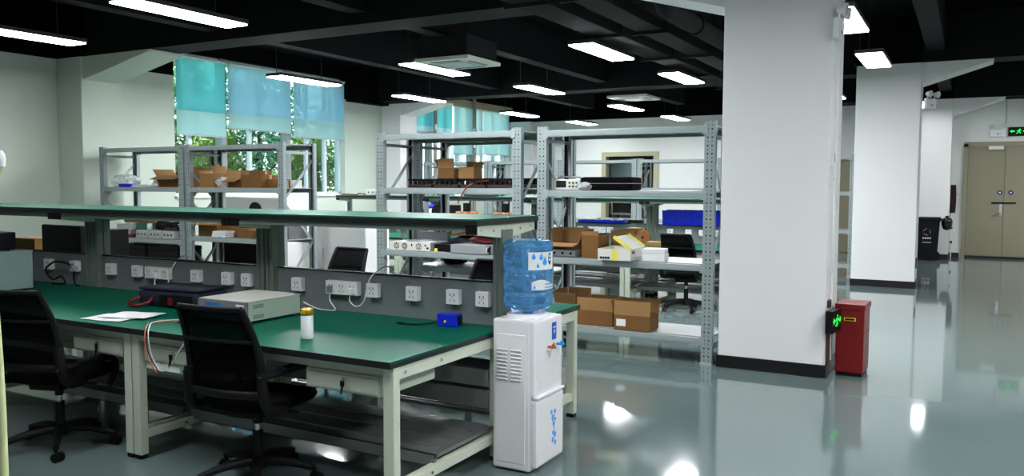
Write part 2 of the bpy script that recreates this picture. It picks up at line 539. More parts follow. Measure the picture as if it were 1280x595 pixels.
# ------------------------------------------------------------------ windows
def window(name, y0, y1, z0, z1, thick, thin, trans, xg=LX - 0.17):
    mb = MB()
    e = 0.06
    mb.box(xg - 0.04, xg + 0.04, y0, y0 + e, z0, z1); mb.box(xg - 0.04, xg + 0.04, y1 - e, y1, z0, z1)
    mb.box(xg - 0.04, xg + 0.04, y0, y1, z0, z0 + e); mb.box(xg - 0.04, xg + 0.04, y0, y1, z1 - e, z1)
    for y in thin: mb.box(xg - 0.035, xg + 0.035, y - 0.035, y + 0.035, z0, z1)
    for z in trans: mb.box(xg - 0.035, xg + 0.035, y0, y1, z - 0.03, z + 0.03)
    mb.m = 1
    for y in thick: mb.box(xg - 0.06, xg + 0.10, y - 0.06, y + 0.06, z0, z1)
    o = struct(name, mb, ['alu', 'alu_dk'])
    g = obj('window_pane', MB().box(xg - 0.005, xg + 0.005, y0 + 0.03, y1 - 0.03, z0 + 0.03, z1 - 0.03), 'glass', o)
    s = obj('window_sill', MB().box(LX - 0.29, LX + 0.06, y0 - 0.02, y1 + 0.02, z0 - 0.03, z0 + 0.005, bev=0.005), 'wall', o)
    return o
window('window_1', *W1, (10.76, 12.40), (10.05, 11.45, 13.0, 13.55), (2.86,))
window('window_2', *W2, (17.42, 19.4), (18.2, 18.8, 20.05, 20.7), (2.86, 2.05))

def blind(label, y0, y1, z0, z1, zb, m, mlow, xb=LX + 0.035):
    t = thing('roller_blind', label, 'blind', (xb, (y0 + y1) / 2, z0), 0, 'roller blinds on the left wall')
    hw = (y1 - y0) / 2
    def sheet(a, b):
        vs = []; n = 14
        for z in (a, b):
            for i in range(n + 1):
                y = -hw + 2 * hw * i / n
                vs.append((0.006 * math.sin(i * 1.3 + y0), y, z - z0))
        mb = MB().add(vs, [[i, i + 1, n + 2 + i, n + 1 + i] for i in range(n)], True)
        return mb
    obj('blind_fabric', sheet(zb, z1), m, t)
    lo = obj('lower_fabric', sheet(z0, zb), mlow, t)
    lo['label'] = 'paler lower strip of the blind'
    obj('bottom_rail', MB().box(-0.012, 0.012, -hw, hw, -0.015, 0.012, bev=0.003), 'ltgrey', t)
    obj('roller_tube', MB().cyl((0.0, -hw, z1 - z0 + 0.02), (0.0, hw, z1 - z0 + 0.02), 0.028), 'alu', t)
blind('teal roller blind nearest the camera at the first window', 9.64, 10.70, 2.40, 3.72, 2.82, 'blind_teal', 'blind_pale')
blind('light blue roller blind in the middle of the first window, drawn least far down', 10.78, 12.37, 2.57, 3.72, 2.84, 'blind_blue', 'blind_pale')
blind('light blue roller blind at the far end of the first window', 12.44, 13.98, 2.50, 3.72, 2.88, 'blind_blue', 'blind_pale')
blind('short teal roller blind at the near end of the second window', 16.62, 18.25, 2.86, 3.60, 3.0, 'blind_teal', 'blind_pale')
blind('pale roller blind in the middle of the second window', 18.32, 19.75, 2.36, 3.60, 2.8, 'blind_pale', 'blind_pale')
blind('pale roller blind at the far end of the second window', 19.8, 21.3, 2.40, 3.60, 2.8, 'blind_pale', 'blind_pale')
struct('trim_3', MB().box(LX + 0.0, LX + 0.10, 16.2, 21.38, 3.62, 3.80), 'oliveframe')
for y, lab in ((17.28, 'tan vertical pipe in front of the teal blind at the second window'), (19.15, 'tan vertical pipe in front of the pale blind at the second window')):
    t = thing('wall_pipe', lab, 'pipe', (LX + 0.16, y, 0.0))
    obj('pipe', MB().cyl((0, 0, 0.0), (0, 0, 4.09), 0.05), 'pipe_tan', t)
    obj('collar', MB().cyl((0, 0, 2.9), (0, 0, 3.06), 0.062).cyl((0, 0, 2.55), (0, 0, 2.62), 0.060), 'silver', t)

# ------------------------------------------------------------------ outdoors beyond the windows
struct('outdoor_ground', MB().box(-60, -12.3, -10, 80, -1.2, -1.0), 'ground')
def tree(label, x, y, zc, rx, ry, rz, n, m, seed):
    r = random.Random(seed)
    t = thing('tree', label, 'tree', (x, y, -1.0), 0, 'trees outside the first window')
    mb = MB()
    mb.tube([(0, 0, 0), (0.05, 0.04, zc * 0.5), (0, 0, zc + 1.2)], [0.14, 0.05], 8)
    for k in range(7):
        a = r.uniform(0, 2 * PI)
        zz = r.uniform(0.4, 1.2) * zc
        mb.tube([(0, 0, zz), (math.cos(a) * rx * 0.4, math.sin(a) * ry * 0.4, zz + 0.4), (math.cos(a) * rx * 0.8, math.sin(a) * ry * 0.8, zz + 0.7)], [0.05, 0.015], 6)
    obj('trunk', mb, 'bark', t)
    mb = MB()
    for k in range(n):
        while True:
            p = Vector((r.uniform(-1, 1), r.uniform(-1, 1), r.uniform(-1, 1)))
            if 0.25 < p.length < 1: break
        clump = 0.85 + 0.25 * math.sin(p.x * 9 + seed) * math.sin(p.y * 8) * math.sin(p.z * 7)
        p = Vector((p.x * rx, p.y * ry, p.z * rz)) * clump
        c = p + Vector((0, 0, zc + 1.0))
        d = Vector((r.gauss(0, 1), r.gauss(0, 1), r.gauss(0, 1) - 0.3)).normalized()
        s = d.cross(Vector((r.gauss(0, 1), r.gauss(0, 1), r.gauss(0, 1)))).normalized()
        L = r.uniform(0.13, 0.28); w = L * r.uniform(0.22, 0.38)
        nn = d.cross(s) * 0.02
        mb.add([c - d * L / 2, c + s * w / 2 + nn, c + d * L / 2, c - s * w / 2 + nn], [[0, 1, 2, 3]])
    obj('foliage', mb, m, t)
tree('dark green tree outside the near part of the first window', -15.6, 12.6, 2.6, 1.5, 1.45, 2.6, 4800, 'leaf', 3)
tree('bluish green tree outside the middle of the first window', -16.4, 15.9, 2.7, 1.6, 1.55, 2.7, 5400, 'leaf2', 5)
tree('bright yellow-green shrub outside below the middle blind', -13.55, 14.6, 1.6, 0.7, 0.7, 1.3, 1600, 'leaf3', 8)
tree('bright yellow-green shrub outside the near end of the first window', -13.7, 12.1, 1.9, 0.6, 0.6, 1.2, 1200, 'leaf3', 17)
tree('bright yellow-green shrub outside below the farther blue blind', -13.8, 16.9, 1.9, 0.7, 0.65, 1.3, 1400, 'leaf3', 19)
tree('dark leafy tree outside the far end of the first window', -16.0, 19.4, 2.6, 1.7, 1.6, 2.6, 5000, 'leaf', 11)
t = thing('neighbour_building', 'sunlit white building facing the second window', 'building', (-26, 36, -1.0))
obj('facade', MB().box(-0.4, 0.4, -12, 12, 0, 14, bev=0.05), 'outwall', t)
for k in range(5):
    f = obj('window_frame', MB().box(0.38, 0.46, -9 + k * 4, -7.6 + k * 4, 3.2, 4.8), 'ltgrey', t)
    obj('pane', MB().box(0.44, 0.48, -8.9 + k * 4, -7.7 + k * 4, 3.3, 4.7), 'grey', f)

# ------------------------------------------------------------------ double door, doorway contents
mb = MB()
mb.box(-0.10, -0.02, DY - 0.05, DY + 0.05, 0.0, 2.46); mb.box(1.40, 1.48, DY - 0.05, DY + 0.05, 0.0, 2.46); mb.box(-0.10, 1.48, DY - 0.05, DY + 0.05, 2.40, 2.50)
door1 = struct('door_1', mb, 'doorframe')
for nm, a, b in (('door_leaf', -0.015, 0.672), ('door_leaf', 0.680, 1.395)):
    d = obj(nm, MB().box(a, b, DY - 0.03, DY + 0.01, 0.05, 2.395, bev=0.004), 'door', door1)
    if a < 0:
        obj('sign', MB().prism([(0.60 + 0.05 * math.cos(q * PI / 8), 1.42 + 0.05 * math.sin(q * PI / 8)) for q in range(16)], DY - 0.040, DY - 0.031, 'y'), 'navy_lab', d)
        obj('lock', MB().box(0.60, 0.65, DY - 0.045, DY - 0.03, 0.93, 1.17, bev=0.006).cyl((0.625, DY - 0.07, 1.10), (0.625, DY - 0.03, 1.10), 0.02), 'silver', d)
        obj('door_handle', MB().cyl((0.625, DY - 0.08, 0.98), (0.625, DY - 0.03, 0.98), 0.012).tube([(0.625, DY - 0.08, 0.98), (0.55, DY - 0.085, 0.965), (0.47, DY - 0.085, 0.93)], 0.011), 'chrome', d)
        obj('door_closer', MB().box(0.36, 0.64, DY - 0.085, DY - 0.031, 2.33, 2.41, bev=0.008), 'offwhite', d)
    else:
        obj('sign', MB().prism([(0.80 + 0.05 * math.cos(q * PI / 8), 1.42 + 0.05 * math.sin(q * PI / 8)) for q in range(16)], DY - 0.040, DY - 0.031, 'y'), 'navy_lab', d)
for sx in (0.60, 0.80):
    obj('sign_emblem', MB().box(sx - 0.018, sx + 0.018, DY - 0.043, DY - 0.0405, 1.405, 1.435, bev=0.002), 'white', door1)
obj('latch_bar', MB().box(0.45, 0.90, DY - 0.055, DY - 0.031, 1.18, 1.215, bev=0.004), 'black', door1)
obj('threshold', MB().box(-0.02, 1.40, DY - 0.06, DY + 0.05, 0.0, 0.045), 'skirting', door1)
# beige door half hidden behind the pillars
obj('door_backing', MB().box(-0.02, 1.48, DY + 0.06, DY + 0.2, 0, 2.46), 'door', door1)  # unseen plate added to stop sky light leaking through the door gap
mb = MB().box(-2.80, -2.72, DY - 0.05, DY - 0.0, 0, 2.2).box(-1.98, -1.90, DY - 0.05, DY, 0, 2.2).box(-2.80, -1.90, DY - 0.05, DY, 2.12, 2.2)
door2 = struct('door_2', mb, 'doorframe')
obj('door_leaf', MB().box(-2.715, -1.985, DY - 0.04, DY - 0.001, 0.02, 2.115), 'door', door2)
# items in the small room
t = thing('display_board', 'pale teal glass board inside the back doorway', 'board', (-8.75, 22.9, 0))
obj('board_face', MB().box(-0.55, 0.5, -0.02, 0.02, 1.15, 2.35, bev=0.01), 'teal_room', t)
obj('leg', MB().box(-0.52, -0.48, -0.2, 0.2, 0, 0.04).box(-0.52, -0.48, -0.02, 0.02, 0, 1.15), 'alu', t)
obj('leg', MB().box(0.43, 0.47, -0.2, 0.2, 0, 0.04).box(0.43, 0.47, -0.02, 0.02, 0, 1.15), 'alu', t)
t = thing('desk', 'dark desk inside the back doorway', 'desk', (-8.2, 22.3, 0))
obj('desk_top', MB().box(-0.75, 0.75, -0.3, 0.3, 0.71, 0.75, bev=0.005), 'grey', t)
for a in (-0.72, 0.72):
    for b in (-0.27, 0.27):
        obj('leg', MB().box(a - 0.02, a + 0.02, b - 0.02, b + 0.02, 0, 0.71), 'black', t)
t = thing('monitor', 'black monitor on the desk inside the back doorway', 'monitor', (-8.15, 22.35, 0.75))
obj('screen', MB().box(-0.30, 0.30, -0.02, 0.02, 0.12, 0.52, bev=0.006), 'screen', t)
obj('stand', MB().box(-0.12, 0.12, -0.09, 0.09, 0, 0.015).box(-0.02, 0.02, 0.02, 0.05, 0.0, 0.3), 'black', t)

# ------------------------------------------------------------------ ceiling lamps
def make_lamp(label):
    t = thing('pendant_lamp', label, 'lamp', (0, 0, 3.17), 0, 'suspended panel lamps')
    obj('lamp_housing', MB().box(-0.165, 0.165, -0.68, 0.68, 0.008, 0.055, bev=0.006), 'lamp_body', t)
    obj('lamp_diffuser', MB().box(-0.152, 0.152, -0.667, 0.667, -0.006, 0.010, bev=0.004), 'lamp', t)
    for y in (-0.5, 0.5):
        obj('suspension_wire', MB().cyl((-0.12, y, 0.05), (-0.12, y, 0.925), 0.006, n=6), 'lamp_body', t)
    return t
LAMPS = [
    (-3.97, 5.43, 'panel lamp just peeking in at the top edge, left of the ducts'),
    (-9.16, 5.42, 'long panel lamp cut by the left edge of the picture'),
    (-6.65, 5.50, 'longest panel lamp, top left, nearest the camera'),
    (-9.22, 9.94, 'panel lamp in front of the first window, over the blue blinds'),
    (-6.65, 9.81, 'panel lamp just in front of the nearer ceiling cassette'),
    (-3.97, 9.49, 'large panel lamp hanging beside the cable trays'),
    (-9.16, 12.96, 'panel lamp over the haunch of the corner pillar'),
    (-6.48, 12.73, 'panel lamp above the middle rack, between the two ceiling cassettes'),
    (-3.86, 12.34, 'panel lamp close to the near pillar, under the end of the trays'),
    (-9.16, 16.98, 'panel lamp at the far end of the second window'),
    (-6.37, 16.53, 'panel lamp just below the farther ceiling cassette'),
    (-8.94, 19.99, 'small far panel lamp over the back wall, left of the others'),
    (-6.26, 19.55, 'small far panel lamp over the right end of the back wall'),
    (-1.12, 8.82, 'panel lamp half hidden behind the near pillar'),
    (-1.12, 11.73, 'wide panel lamp between the near and the middle pillar'),
    (-0.79, 18.55, 'small panel lamp behind the twin-head emergency light of the middle pillar'),
]
lamp0 = None
def dim_lamp(r, m='lamp_dim'):
    """the front-left lamps burn weaker"""
    for c in r.children:
        if c.name.startswith('lamp_diffuser'):
            c.data = c.data.copy(); c.data.materials[0] = M[m]
for x, y, lab in LAMPS:
    if lamp0 is None:
        lamp0 = make_lamp(lab); lamp0.location = (x, y, 3.17)
    else:
        r_ = dup(lamp0, (x, y, 3.17), 0, lab)
        if y > 11 and x > -2: dim_lamp(r_, 'lamp_faint')
        elif (y < 6 and x < -5) or y > 19: dim_lamp(r_)
for x, y in ((1.5, 5.4), (1.5, 2.0), (-1.1, 2.0), (-3.9, 1.9), (-2.2, 15.9), (1.6, 8.8), (1.6, 17.0), (2.7, 17.9)):  # unseen lamps added to brighten the benches, pillars and far walls
    r_ = dup(lamp0, (x, y, 3.17), 0, 'suspended panel lamp added out of view to brighten the room')
    if x < 0 or 8 < y and x < 2: dim_lamp(r_, 'lamp_faint' if y == 8.8 or y == 15.9 else 'lamp_dim')

# ceiling cassettes
def cassette(x, y, z, label):
    t = thing('ceiling_cassette', label, 'air conditioner', (x, y, z), 0, 'ceiling air cassettes')
    obj('fascia', MB().box(-0.42, 0.42, -0.42, 0.42, -0.02, 0.03, bev=0.01), 'offwhite', t)
    obj('air_grille', MB().box(-0.22, 0.22, -0.22, 0.22, -0.03, -0.018, bev=0.004), 'ltgrey', t)
    for k, (a, b) in enumerate(((0.31, 0), (-0.31, 0), (0, 0.31), (0, -0.31))):
        obj('louvre', MB().box(a - (0.03 if b == 0 else 0.22), a + (0.03 if b == 0 else 0.22), b - (0.22 if b == 0 else 0.03), b + (0.22 if b == 0 else 0.03), -0.026, -0.019), 'grey', t)
    obj('unit_body', MB().box(-0.38, 0.38, -0.38, 0.38, 0.03, 0.30, bev=0.01), 'duct', t)
    mb = MB()
    for a in (-0.36, 0.36):
        for b in (-0.36, 0.36):
            mb.cyl((a, b, 0.28), (a, b, 4.09 - z), 0.008, n=6)
    obj('hanger_rods', mb, 'beam', t)
cassette(-6.05, 9.45, 3.18, 'white square ceiling air cassette behind the lamp left of centre')
cassette(-5.95, 15.85, 3.30, 'small far ceiling air cassette above the middle of the racks')

# cable trays and pipe along the ceiling
def tray(label, x0, x1, z0, z1, y0, y1):
    t = thing('cable_tray', label, 'cable tray', ((x0 + x1) / 2, y0, z0), 0, 'ceiling trays and pipes')
    w = (x1 - x0) / 2; L = y1 - y0
    obj('tray_body', MB().box(-w, w, 0, L, 0, z1 - z0, bev=0.01), 'duct', t)
    k = 0.6
    while k < L:
        obj('hanger', MB().box(-w - 0.06, w + 0.06, k - 0.02, k + 0.02, -0.04, -0.002).cyl((-w - 0.04, k, -0.04), (-w - 0.04, k, 4.09 - z0), 0.008, n=6).cyl((w + 0.04, k, -0.04), (w + 0.04, k, 4.09 - z0), 0.008, n=6), 'beam', t)
        k += 1.9
tray('wide dark cable tray along the ceiling, leftmost of the ceiling runs', -3.92, -3.57, 3.28, 3.39, 0.75, 19.7)
tray('narrower dark cable tray along the ceiling beside the round pipe', -3.33, -3.04, 3.28, 3.39, 0.75, 19.7)
t = thing('ceiling_pipe', 'round dark pipe with clamps along the ceiling close to the near pillar', 'pipe', (-2.64, 7.75, 3.28), 0, 'ceiling trays and pipes')
obj('pipe', MB().tube([(0, 0, 0.8), (0, 0, 0.3), (0, 0.1, 0.03), (0, 0.35, 0), (0, 2, 0), (0, 11.9, 0)], 0.095, 16), 'duct', t)
for k in range(6):
    obj('clamp', MB().lathe([(0.105, -0.02), (0.118, -0.02), (0.118, 0.02), (0.105, 0.02)], n=16), 'beam', t, (0, 1.1 + k * 1.7, 0)).rotation_euler = (PI / 2, 0, 0)

# ================================================================== WORKBENCHES
def socket(parent, x, z, y, w=0.086):
    s = obj('socket', MB().box(x - w / 2, x + w / 2, y - 0.042, y, z - 0.043, z + 0.043, bev=0.005), 'white', parent)
    mb = MB()
    mb.box(x - 0.016, x - 0.009, y - 0.0435, y - 0.041, z + 0.006, z + 0.020); mb.box(x + 0.009, x + 0.016, y - 0.0435, y - 0.041, z + 0.006, z + 0.020)
    mb.box(x - 0.003, x + 0.003, y - 0.0435, y - 0.041, z - 0.004, z + 0.004)
    mb.bar((x - 0.018, y - 0.0425, z - 0.026), (x - 0.009, y - 0.0425, z - 0.012), 0.002, 0.004); mb.bar((x + 0.018, y - 0.0425, z - 0.026), (x + 0.009, y - 0.0425, z - 0.012), 0.002, 0.004)
    obj('pin_holes', mb, 'grey', s)
    return s

BL = 1.82; BD = 1.075; FD = 0.955
def make_bench(label, loc, rotz=0.0, sockets=(), drawers=(0, 1), key=True, group='workbenches of the front row', BD=1.075, sy=0.75):
    """module: right front corner at the origin, extends to -x and +y; worked at from -y"""
    t = thing('workbench', label, 'workbench', loc, rotz, group)
    obj('tabletop', MB().box(-BL - 0.004, 0.004, 0.0, BD, 0.742, 0.751), 'green', t)
    obj('edge_band', MB().box(-BL - 0.004, 0.004, -0.002, BD - 0.001, 0.718, 0.7415, bev=0.002).box(-BL - 0.0045, 0.0045, -0.004, 0.0, 0.719, 0.7505), 'edge', t)
    for x in (-BL + 0.03, -0.03):
        for y in (0.055, BD - 0.06):
            l = obj('leg', MB().box(x - 0.03, x + 0.03, y - 0.025, y + 0.025, 0.025, 0.718, bev=0.004), 'cream', t)
            obj('foot', MB().box(x - 0.026, x + 0.026, y - 0.022, y + 0.022, 0.0, 0.03, bev=0.003), 'black', l)
        r = obj('side_rail', MB().box(x - 0.025, x + 0.025, 0.08, BD - 0.085, 0.655, 0.717, bev=0.003), 'cream', t)
        obj('bolt', MB().cyl((x - 0.032, 0.12, 0.686), (x + 0.032, 0.12, 0.686), 0.009, n=10).cyl((x - 0.032, 0.42, 0.686), (x + 0.032, 0.42, 0.686), 0.009, n=10), 'chrome', r)
        r = obj('stretcher', MB().box(x - 0.022, x + 0.022, 0.08, BD - 0.085, 0.115, 0.165, bev=0.003), 'cream', t)
        obj('bolt', MB().cyl((x - 0.03, 0.34, 0.14), (x + 0.03, 0.34, 0.14), 0.008, n=10), 'chrome', r)
    obj('front_rail', MB().box(-BL + 0.06, -0.06, 0.035, 0.07, 0.675, 0.717, bev=0.002), 'drawer', t)
    obj('back_rail', MB().box(-BL + 0.06, -0.06, BD - 0.07, BD - 0.04, 0.655, 0.717, bev=0.002), 'cream', t)
    mb = MB().box(-BL + 0.03, -0.03, 0.40, BD - 0.09, 0.185, 0.205)
    mb.box(-BL + 0.03, -0.03, 0.395, 0.42, 0.15, 0.205)
    for k in range(3): mb.box(-BL + 0.08, -0.08, 0.50 + 0.16 * k, 0.515 + 0.16 * k, 0.204, 0.212, bev=0.002)
    obj('lower_shelf', mb, 'steel_shelf', t)
    mb = MB()
    for k in range(2): mb.box(-BL + 0.06, -0.06, BD - 0.10, BD - 0.085, 0.30 + 0.12 * k, 0.40 + 0.12 * k, bev=0.004)
    obj('rear_slats', mb, 'steel_shelf', t)
    for k in drawers:
        x1 = -0.095 if k == 0 else -1.29
        x0 = x1 - 0.44
        d = obj('drawer', MB().box(x0, x1, 0.06, 0.50, 0.565, 0.674, bev=0.003), 'drawer', t)
        obj('drawer_front', MB().box(x0 - 0.004, x1 + 0.004, 0.045, 0.061, 0.568, 0.665, bev=0.004).box(x0 + 0.012, x1 - 0.012, 0.041, 0.046, 0.578, 0.650, bev=0.002), 'drawer', d)
        obj('lock', MB().cyl((x0 + 0.24, 0.026, 0.632), (x0 + 0.24, 0.042, 0.632), 0.009, n=12), 'chrome', d)
        if key:
            kx = x0 + 0.24
            obj('key', MB().box(kx - 0.012, kx + 0.012, 0.020, 0.026, 0.600, 0.628, bev=0.002).bar((kx, 0.023, 0.602), (kx - 0.008, 0.023, 0.565), 0.012, 0.004), 'black', d)
    # back panel, uprights, upper shelf
    obj('back_panel', MB().box(-BL + 0.07, -0.07, BD + 0.008, BD + 0.020, 0.70, 0.995), 'panel', t)
    obj('panel_trim', MB().box(-BL + 0.07, -0.07, BD + 0.004, BD + 0.0225, 0.995, 1.003), 'black', t)
    for x in (-BL + 0.035, -0.035):
        mb = MB().box(x - 0.033, x - 0.010, BD - 0.035, BD + 0.021, 0.752, 1.30, bev=0.004).box(x + 0.010, x + 0.033, BD - 0.035, BD + 0.021, 0.752, 1.30, bev=0.004).box(x - 0.012, x + 0.012, BD - 0.025, BD + 0.016, 0.70, 1.30)
        u = obj('upright', mb, 'dkgreen', t)
        a = obj('shelf_arm', MB().prism([(sy + 0.01, 1.332), (sy + 0.01, 1.285), (BD - 0.03, 1.255), (BD + 0.02, 1.255), (BD + 0.02, 1.332)], x - 0.02, x + 0.02, 'x'), 'cream', t)
        obj('end_cap', MB().box(x - 0.034, x + 0.034, sy + 0.002, sy + 0.012, 1.285, 1.333), 'black', a)
        obj('bolt', MB().cyl((x - 0.026, sy + 0.07, 1.31), (x + 0.026, sy + 0.07, 1.31), 0.009, n=10).cyl((x - 0.026, sy + 0.2, 1.30), (x + 0.026, sy + 0.2, 1.30), 0.009, n=10), 'chrome', a)
    obj('upper_shelf', MB().box(-BL - 0.004, 0.004, sy, BD + 0.022, 1.360, 1.368), 'green', t)
    obj('shelf_edge', MB().box(-BL - 0.0045, 0.0045, sy - 0.002, BD + 0.023, 1.334, 1.361, bev=0.002), 'edge', t)
    obj('shelf_rail', MB().box(-BL + 0.07, -0.07, sy + 0.02, sy + 0.05, 1.300, 1.333, bev=0.002), 'dkgreen', t)
    for sx in sockets:
        socket(t, sx, 0.90, BD + 0.008)
    return t

BX = (-2.25, -4.08, -5.91)
BY0 = 2.94
front = 'workbenches of the front row'
make_bench('green-topped workbench nearest the camera, with the thermos and the blue adapter on it', (BX[0], BY0, 0),
           sockets=[x * 0.997 - BX[0] for x in (-3.81, -3.515, -3.43, -3.345, -3.19, -2.89, -2.60, -2.40)])
make_bench('green-topped workbench with papers and a tool bag, left of the nearest bench', (BX[1], BY0, 0),
           sockets=[x * 0.997 - BX[1] for x in (-5.715, -5.41, -5.26, -5.175, -5.09, -4.77, -4.46, -4.27)])
make_bench('green-topped workbench at the left edge, carrying the grey-green case', (BX[2], BY0, 0),
           sockets=[x * 0.997 - BX[2] for x in (-6.5, -6.16)])
proto_far = make_bench('green-topped workbench behind the water dispenser, back to back with the nearest bench', (BX[0] - BL, BY0 + BD + FD + 0.046, 0), PI, drawers=(0,), key=False, BD=FD, sy=0.62)
dup(proto_far, (BX[1] - BL, BY0 + BD + FD + 0.046, 0), PI, 'workbench back to back with the papers bench, seen through the gap under the shelf')
dup(proto_far, (BX[2] - BL, BY0 + BD + FD + 0.046, 0), PI, 'workbench behind the panel at the left edge, carrying a black monitor')
row2 = 'workbenches of the back row'
R2Y = 10.05
R2X = (-2.06, -3.89, -5.72, -7.55)
r2 = make_bench('workbench of the back row under the blue parts bins', (R2X[0], R2Y, 0), 0, [-0.12, -0.20, -0.55, -0.90, -1.10, -1.29, -1.55], (0, 1), False, row2)
dup(r2, (R2X[2], R2Y, 0), 0, 'workbench of the back row seen through the middle rack', row2)
dup(r2, (R2X[3], R2Y, 0), 0, 'workbench of the back row seen through the gap left of the middle rack', row2)
make_bench('workbench of the back row behind the open white carton', (R2X[1], R2Y, 0), 0, [-0.62, -0.73, -0.82, -0.92, -0.55 - 0.55], (0, 1), False, row2)
r2f = dup(proto_far, (R2X[0] - BL, R2Y + BD + FD + 0.046, 0), PI, 'far half of the back bench row under the blue bins', row2)
dup(proto_far, (R2X[1] - BL, R2Y + BD + FD + 0.046, 0), PI, 'far half of the back bench row beyond the open white carton', row2)
dup(proto_far, (R2X[2] - BL, R2Y + BD + FD + 0.046, 0), PI, 'far half of the back bench row beyond the middle rack', row2)

# ================================================================== RACKS
def make_rack(label, x0, x1, y0, depth=0.6, h=2.08, levels=(0.215, 0.86, 1.505, 2.06), group='grey boltless racks', pw=0.095, open_top=False, up_frames=(True, True)):
    w = x1 - x0
    t = thing('storage_rack', label, 'rack', ((x0 + x1) / 2, y0, 0), 0, group)
    hw = w / 2
    for sx in (-1, 1):
        for y in (0.0, depth):
            xc = sx * (hw - pw / 2)
            mb = MB()
            e = 0.0025
            mb.box(-pw / 2, pw / 2, -e, e, 0, h)
            s2 = 1 if y == 0.0 else -1
            xo = -sx * 0  # flanges on both edges
            mb.box(-pw / 2, -pw / 2 + 0.004, min(0, s2 * 0.055), max(0, s2 * 0.055), 0, h)
            mb.box(pw / 2 - 0.004, pw / 2, min(0, s2 * 0.055), max(0, s2 * 0.055), 0, h)
            ya, yb = min(s2 * 0.052, s2 * 0.055), max(s2 * 0.052, s2 * 0.055)
            mb.box(-pw / 2, -pw / 2 + 0.024, ya, yb, 0, h).box(pw / 2 - 0.024, pw / 2, ya, yb, 0, h)
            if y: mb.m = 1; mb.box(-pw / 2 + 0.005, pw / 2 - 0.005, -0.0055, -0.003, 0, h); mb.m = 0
            u = obj('upright', mb, ['post', 'post_inner_shade'], t, (xc, y, 0))
            obj('foot', MB().box(-pw / 2 - 0.006, pw / 2 + 0.006, min(-0.008, s2 * 0.05), max(0.008, s2 * 0.05), 0, 0.012), 'ltgrey', u)
        xs = sx * (hw - pw / 2)
        zs = [0.22, 0.80, 1.33, 1.86] if h > 1.9 else [0.2, 0.7, 1.2]
        for k in range(len(zs) - 1):
            fl_ = (k % 2 == 0) == (up_frames[0 if sx < 0 else 1])
            b, a = (0.03, depth - 0.03) if fl_ else (depth - 0.03, 0.03)
            obj('brace', MB().bar((xs, b, zs[k]), (xs, a, zs[k + 1]), 0.035, 0.012, (1, 0, 0)), 'rack', t)
        for z in (0.12, h - 0.13):
            obj('side_tie', MB().box(xs - 0.012, xs + 0.012, 0.03, depth - 0.03, z - 0.017, z + 0.017), 'rack', t)
    for z in levels:
        top = z == levels[-1] and open_top
        for y in (0.012, depth - 0.012):
            zt = z - 0.008
            if y < 0.1:
                mb = MB().box(-hw + pw + 0.001, hw - pw - 0.001, y - 0.018, y + 0.018, z - 0.062, zt, bev=0.003)
            else:
                mb = MB().box(-hw + pw + 0.001, hw - pw - 0.001, y + 0.014, y + 0.018, z - 0.062, zt).box(-hw + pw + 0.001, hw - pw - 0.001, y - 0.022, y + 0.014, zt - 0.003, zt).box(-hw + pw + 0.001, hw - pw - 0.001, y - 0.022, y + 0.014, z - 0.062, z - 0.059)
            s3 = -1 if y < 0.1 else 1
            mb.box(-hw + pw + 0.001, hw - pw - 0.001, y + s3 * 0.018, y + s3 * 0.021, z - 0.052, z - 0.036)
            mb.box(-hw + pw - 0.03, -hw + pw + 0.02, y + s3 * 0.018, y + s3 * 0.022, z - 0.075, z + 0.005)
            mb.box(hw - pw - 0.02, hw - pw + 0.03, y + s3 * 0.018, y + s3 * 0.022, z - 0.075, z + 0.005)
            obj('beam', mb, 'rack', t)
        if not top:
            mb = MB().box(-hw + 0.02, hw - 0.02, 0.03, depth - 0.03, z - 0.010, z)
            for k in (1, 2): mb.box(-hw + w * k / 3 - 0.02, -hw + w * k / 3 + 0.02, 0.04, depth - 0.04, z - 0.04, z - 0.01)
            obj('shelf_board', mb, 'deck', t)
    return t
RA = make_rack('grey rack at the far left by the window wall, with the clear plastic bag', -11.12, -9.335, 7.67, levels=(0.215, 0.78, 1.50, 2.06), up_frames=(True, False))
RB = make_rack('grey rack in front of the first window, filled with cardboard boxes', -9.295, -7.50, 7.67, levels=(0.215, 0.84, 1.50, 2.06))
RM = make_rack('grey rack in the middle, with the three-fan server on its middle shelf', -5.515, -3.765, 7.0, levels=(0.215, 0.86, 1.515, 2.075), h=2.10)
make_rack('grey rack standing directly behind the middle rack', -5.515, -3.765, 7.67, levels=(0.215, 0.64, 1.11, 1.515, 2.075), h=2.10)
RR = make_rack('grey rack beside the near pillar, with the open white carton', -3.59, -1.89, 7.0, levels=(0.235, 0.87, 1.50, 2.065), h=2.10, up_frames=(False, False))
lab = ['grey rack of the far row, leftmost, under the second window', 'grey rack of the far row behind the open box of the middle rack',
       'grey rack of the far row in the gap left of the doorway', 'grey rack of the far row in front of the back doorway',
       'grey rack of the far row, rightmost, right of the back doorway']
xs = [-12.75 + 1.72 * k for k in range(6)]
for k in range(1, 5):
    make_rack(lab[k], -11.03 + 1.735 * (k - 1), -11.03 + 1.735 * k - 0.02, 15.75, levels=(0.215, 0.86, 1.50, 2.06), group='grey racks of the far row')
make_rack('narrow grey rack standing between the near and the middle pillar', -3.30, -1.66, 15.0, levels=(0.215, 0.80, 1.45, 2.06), group='grey racks of the far row')

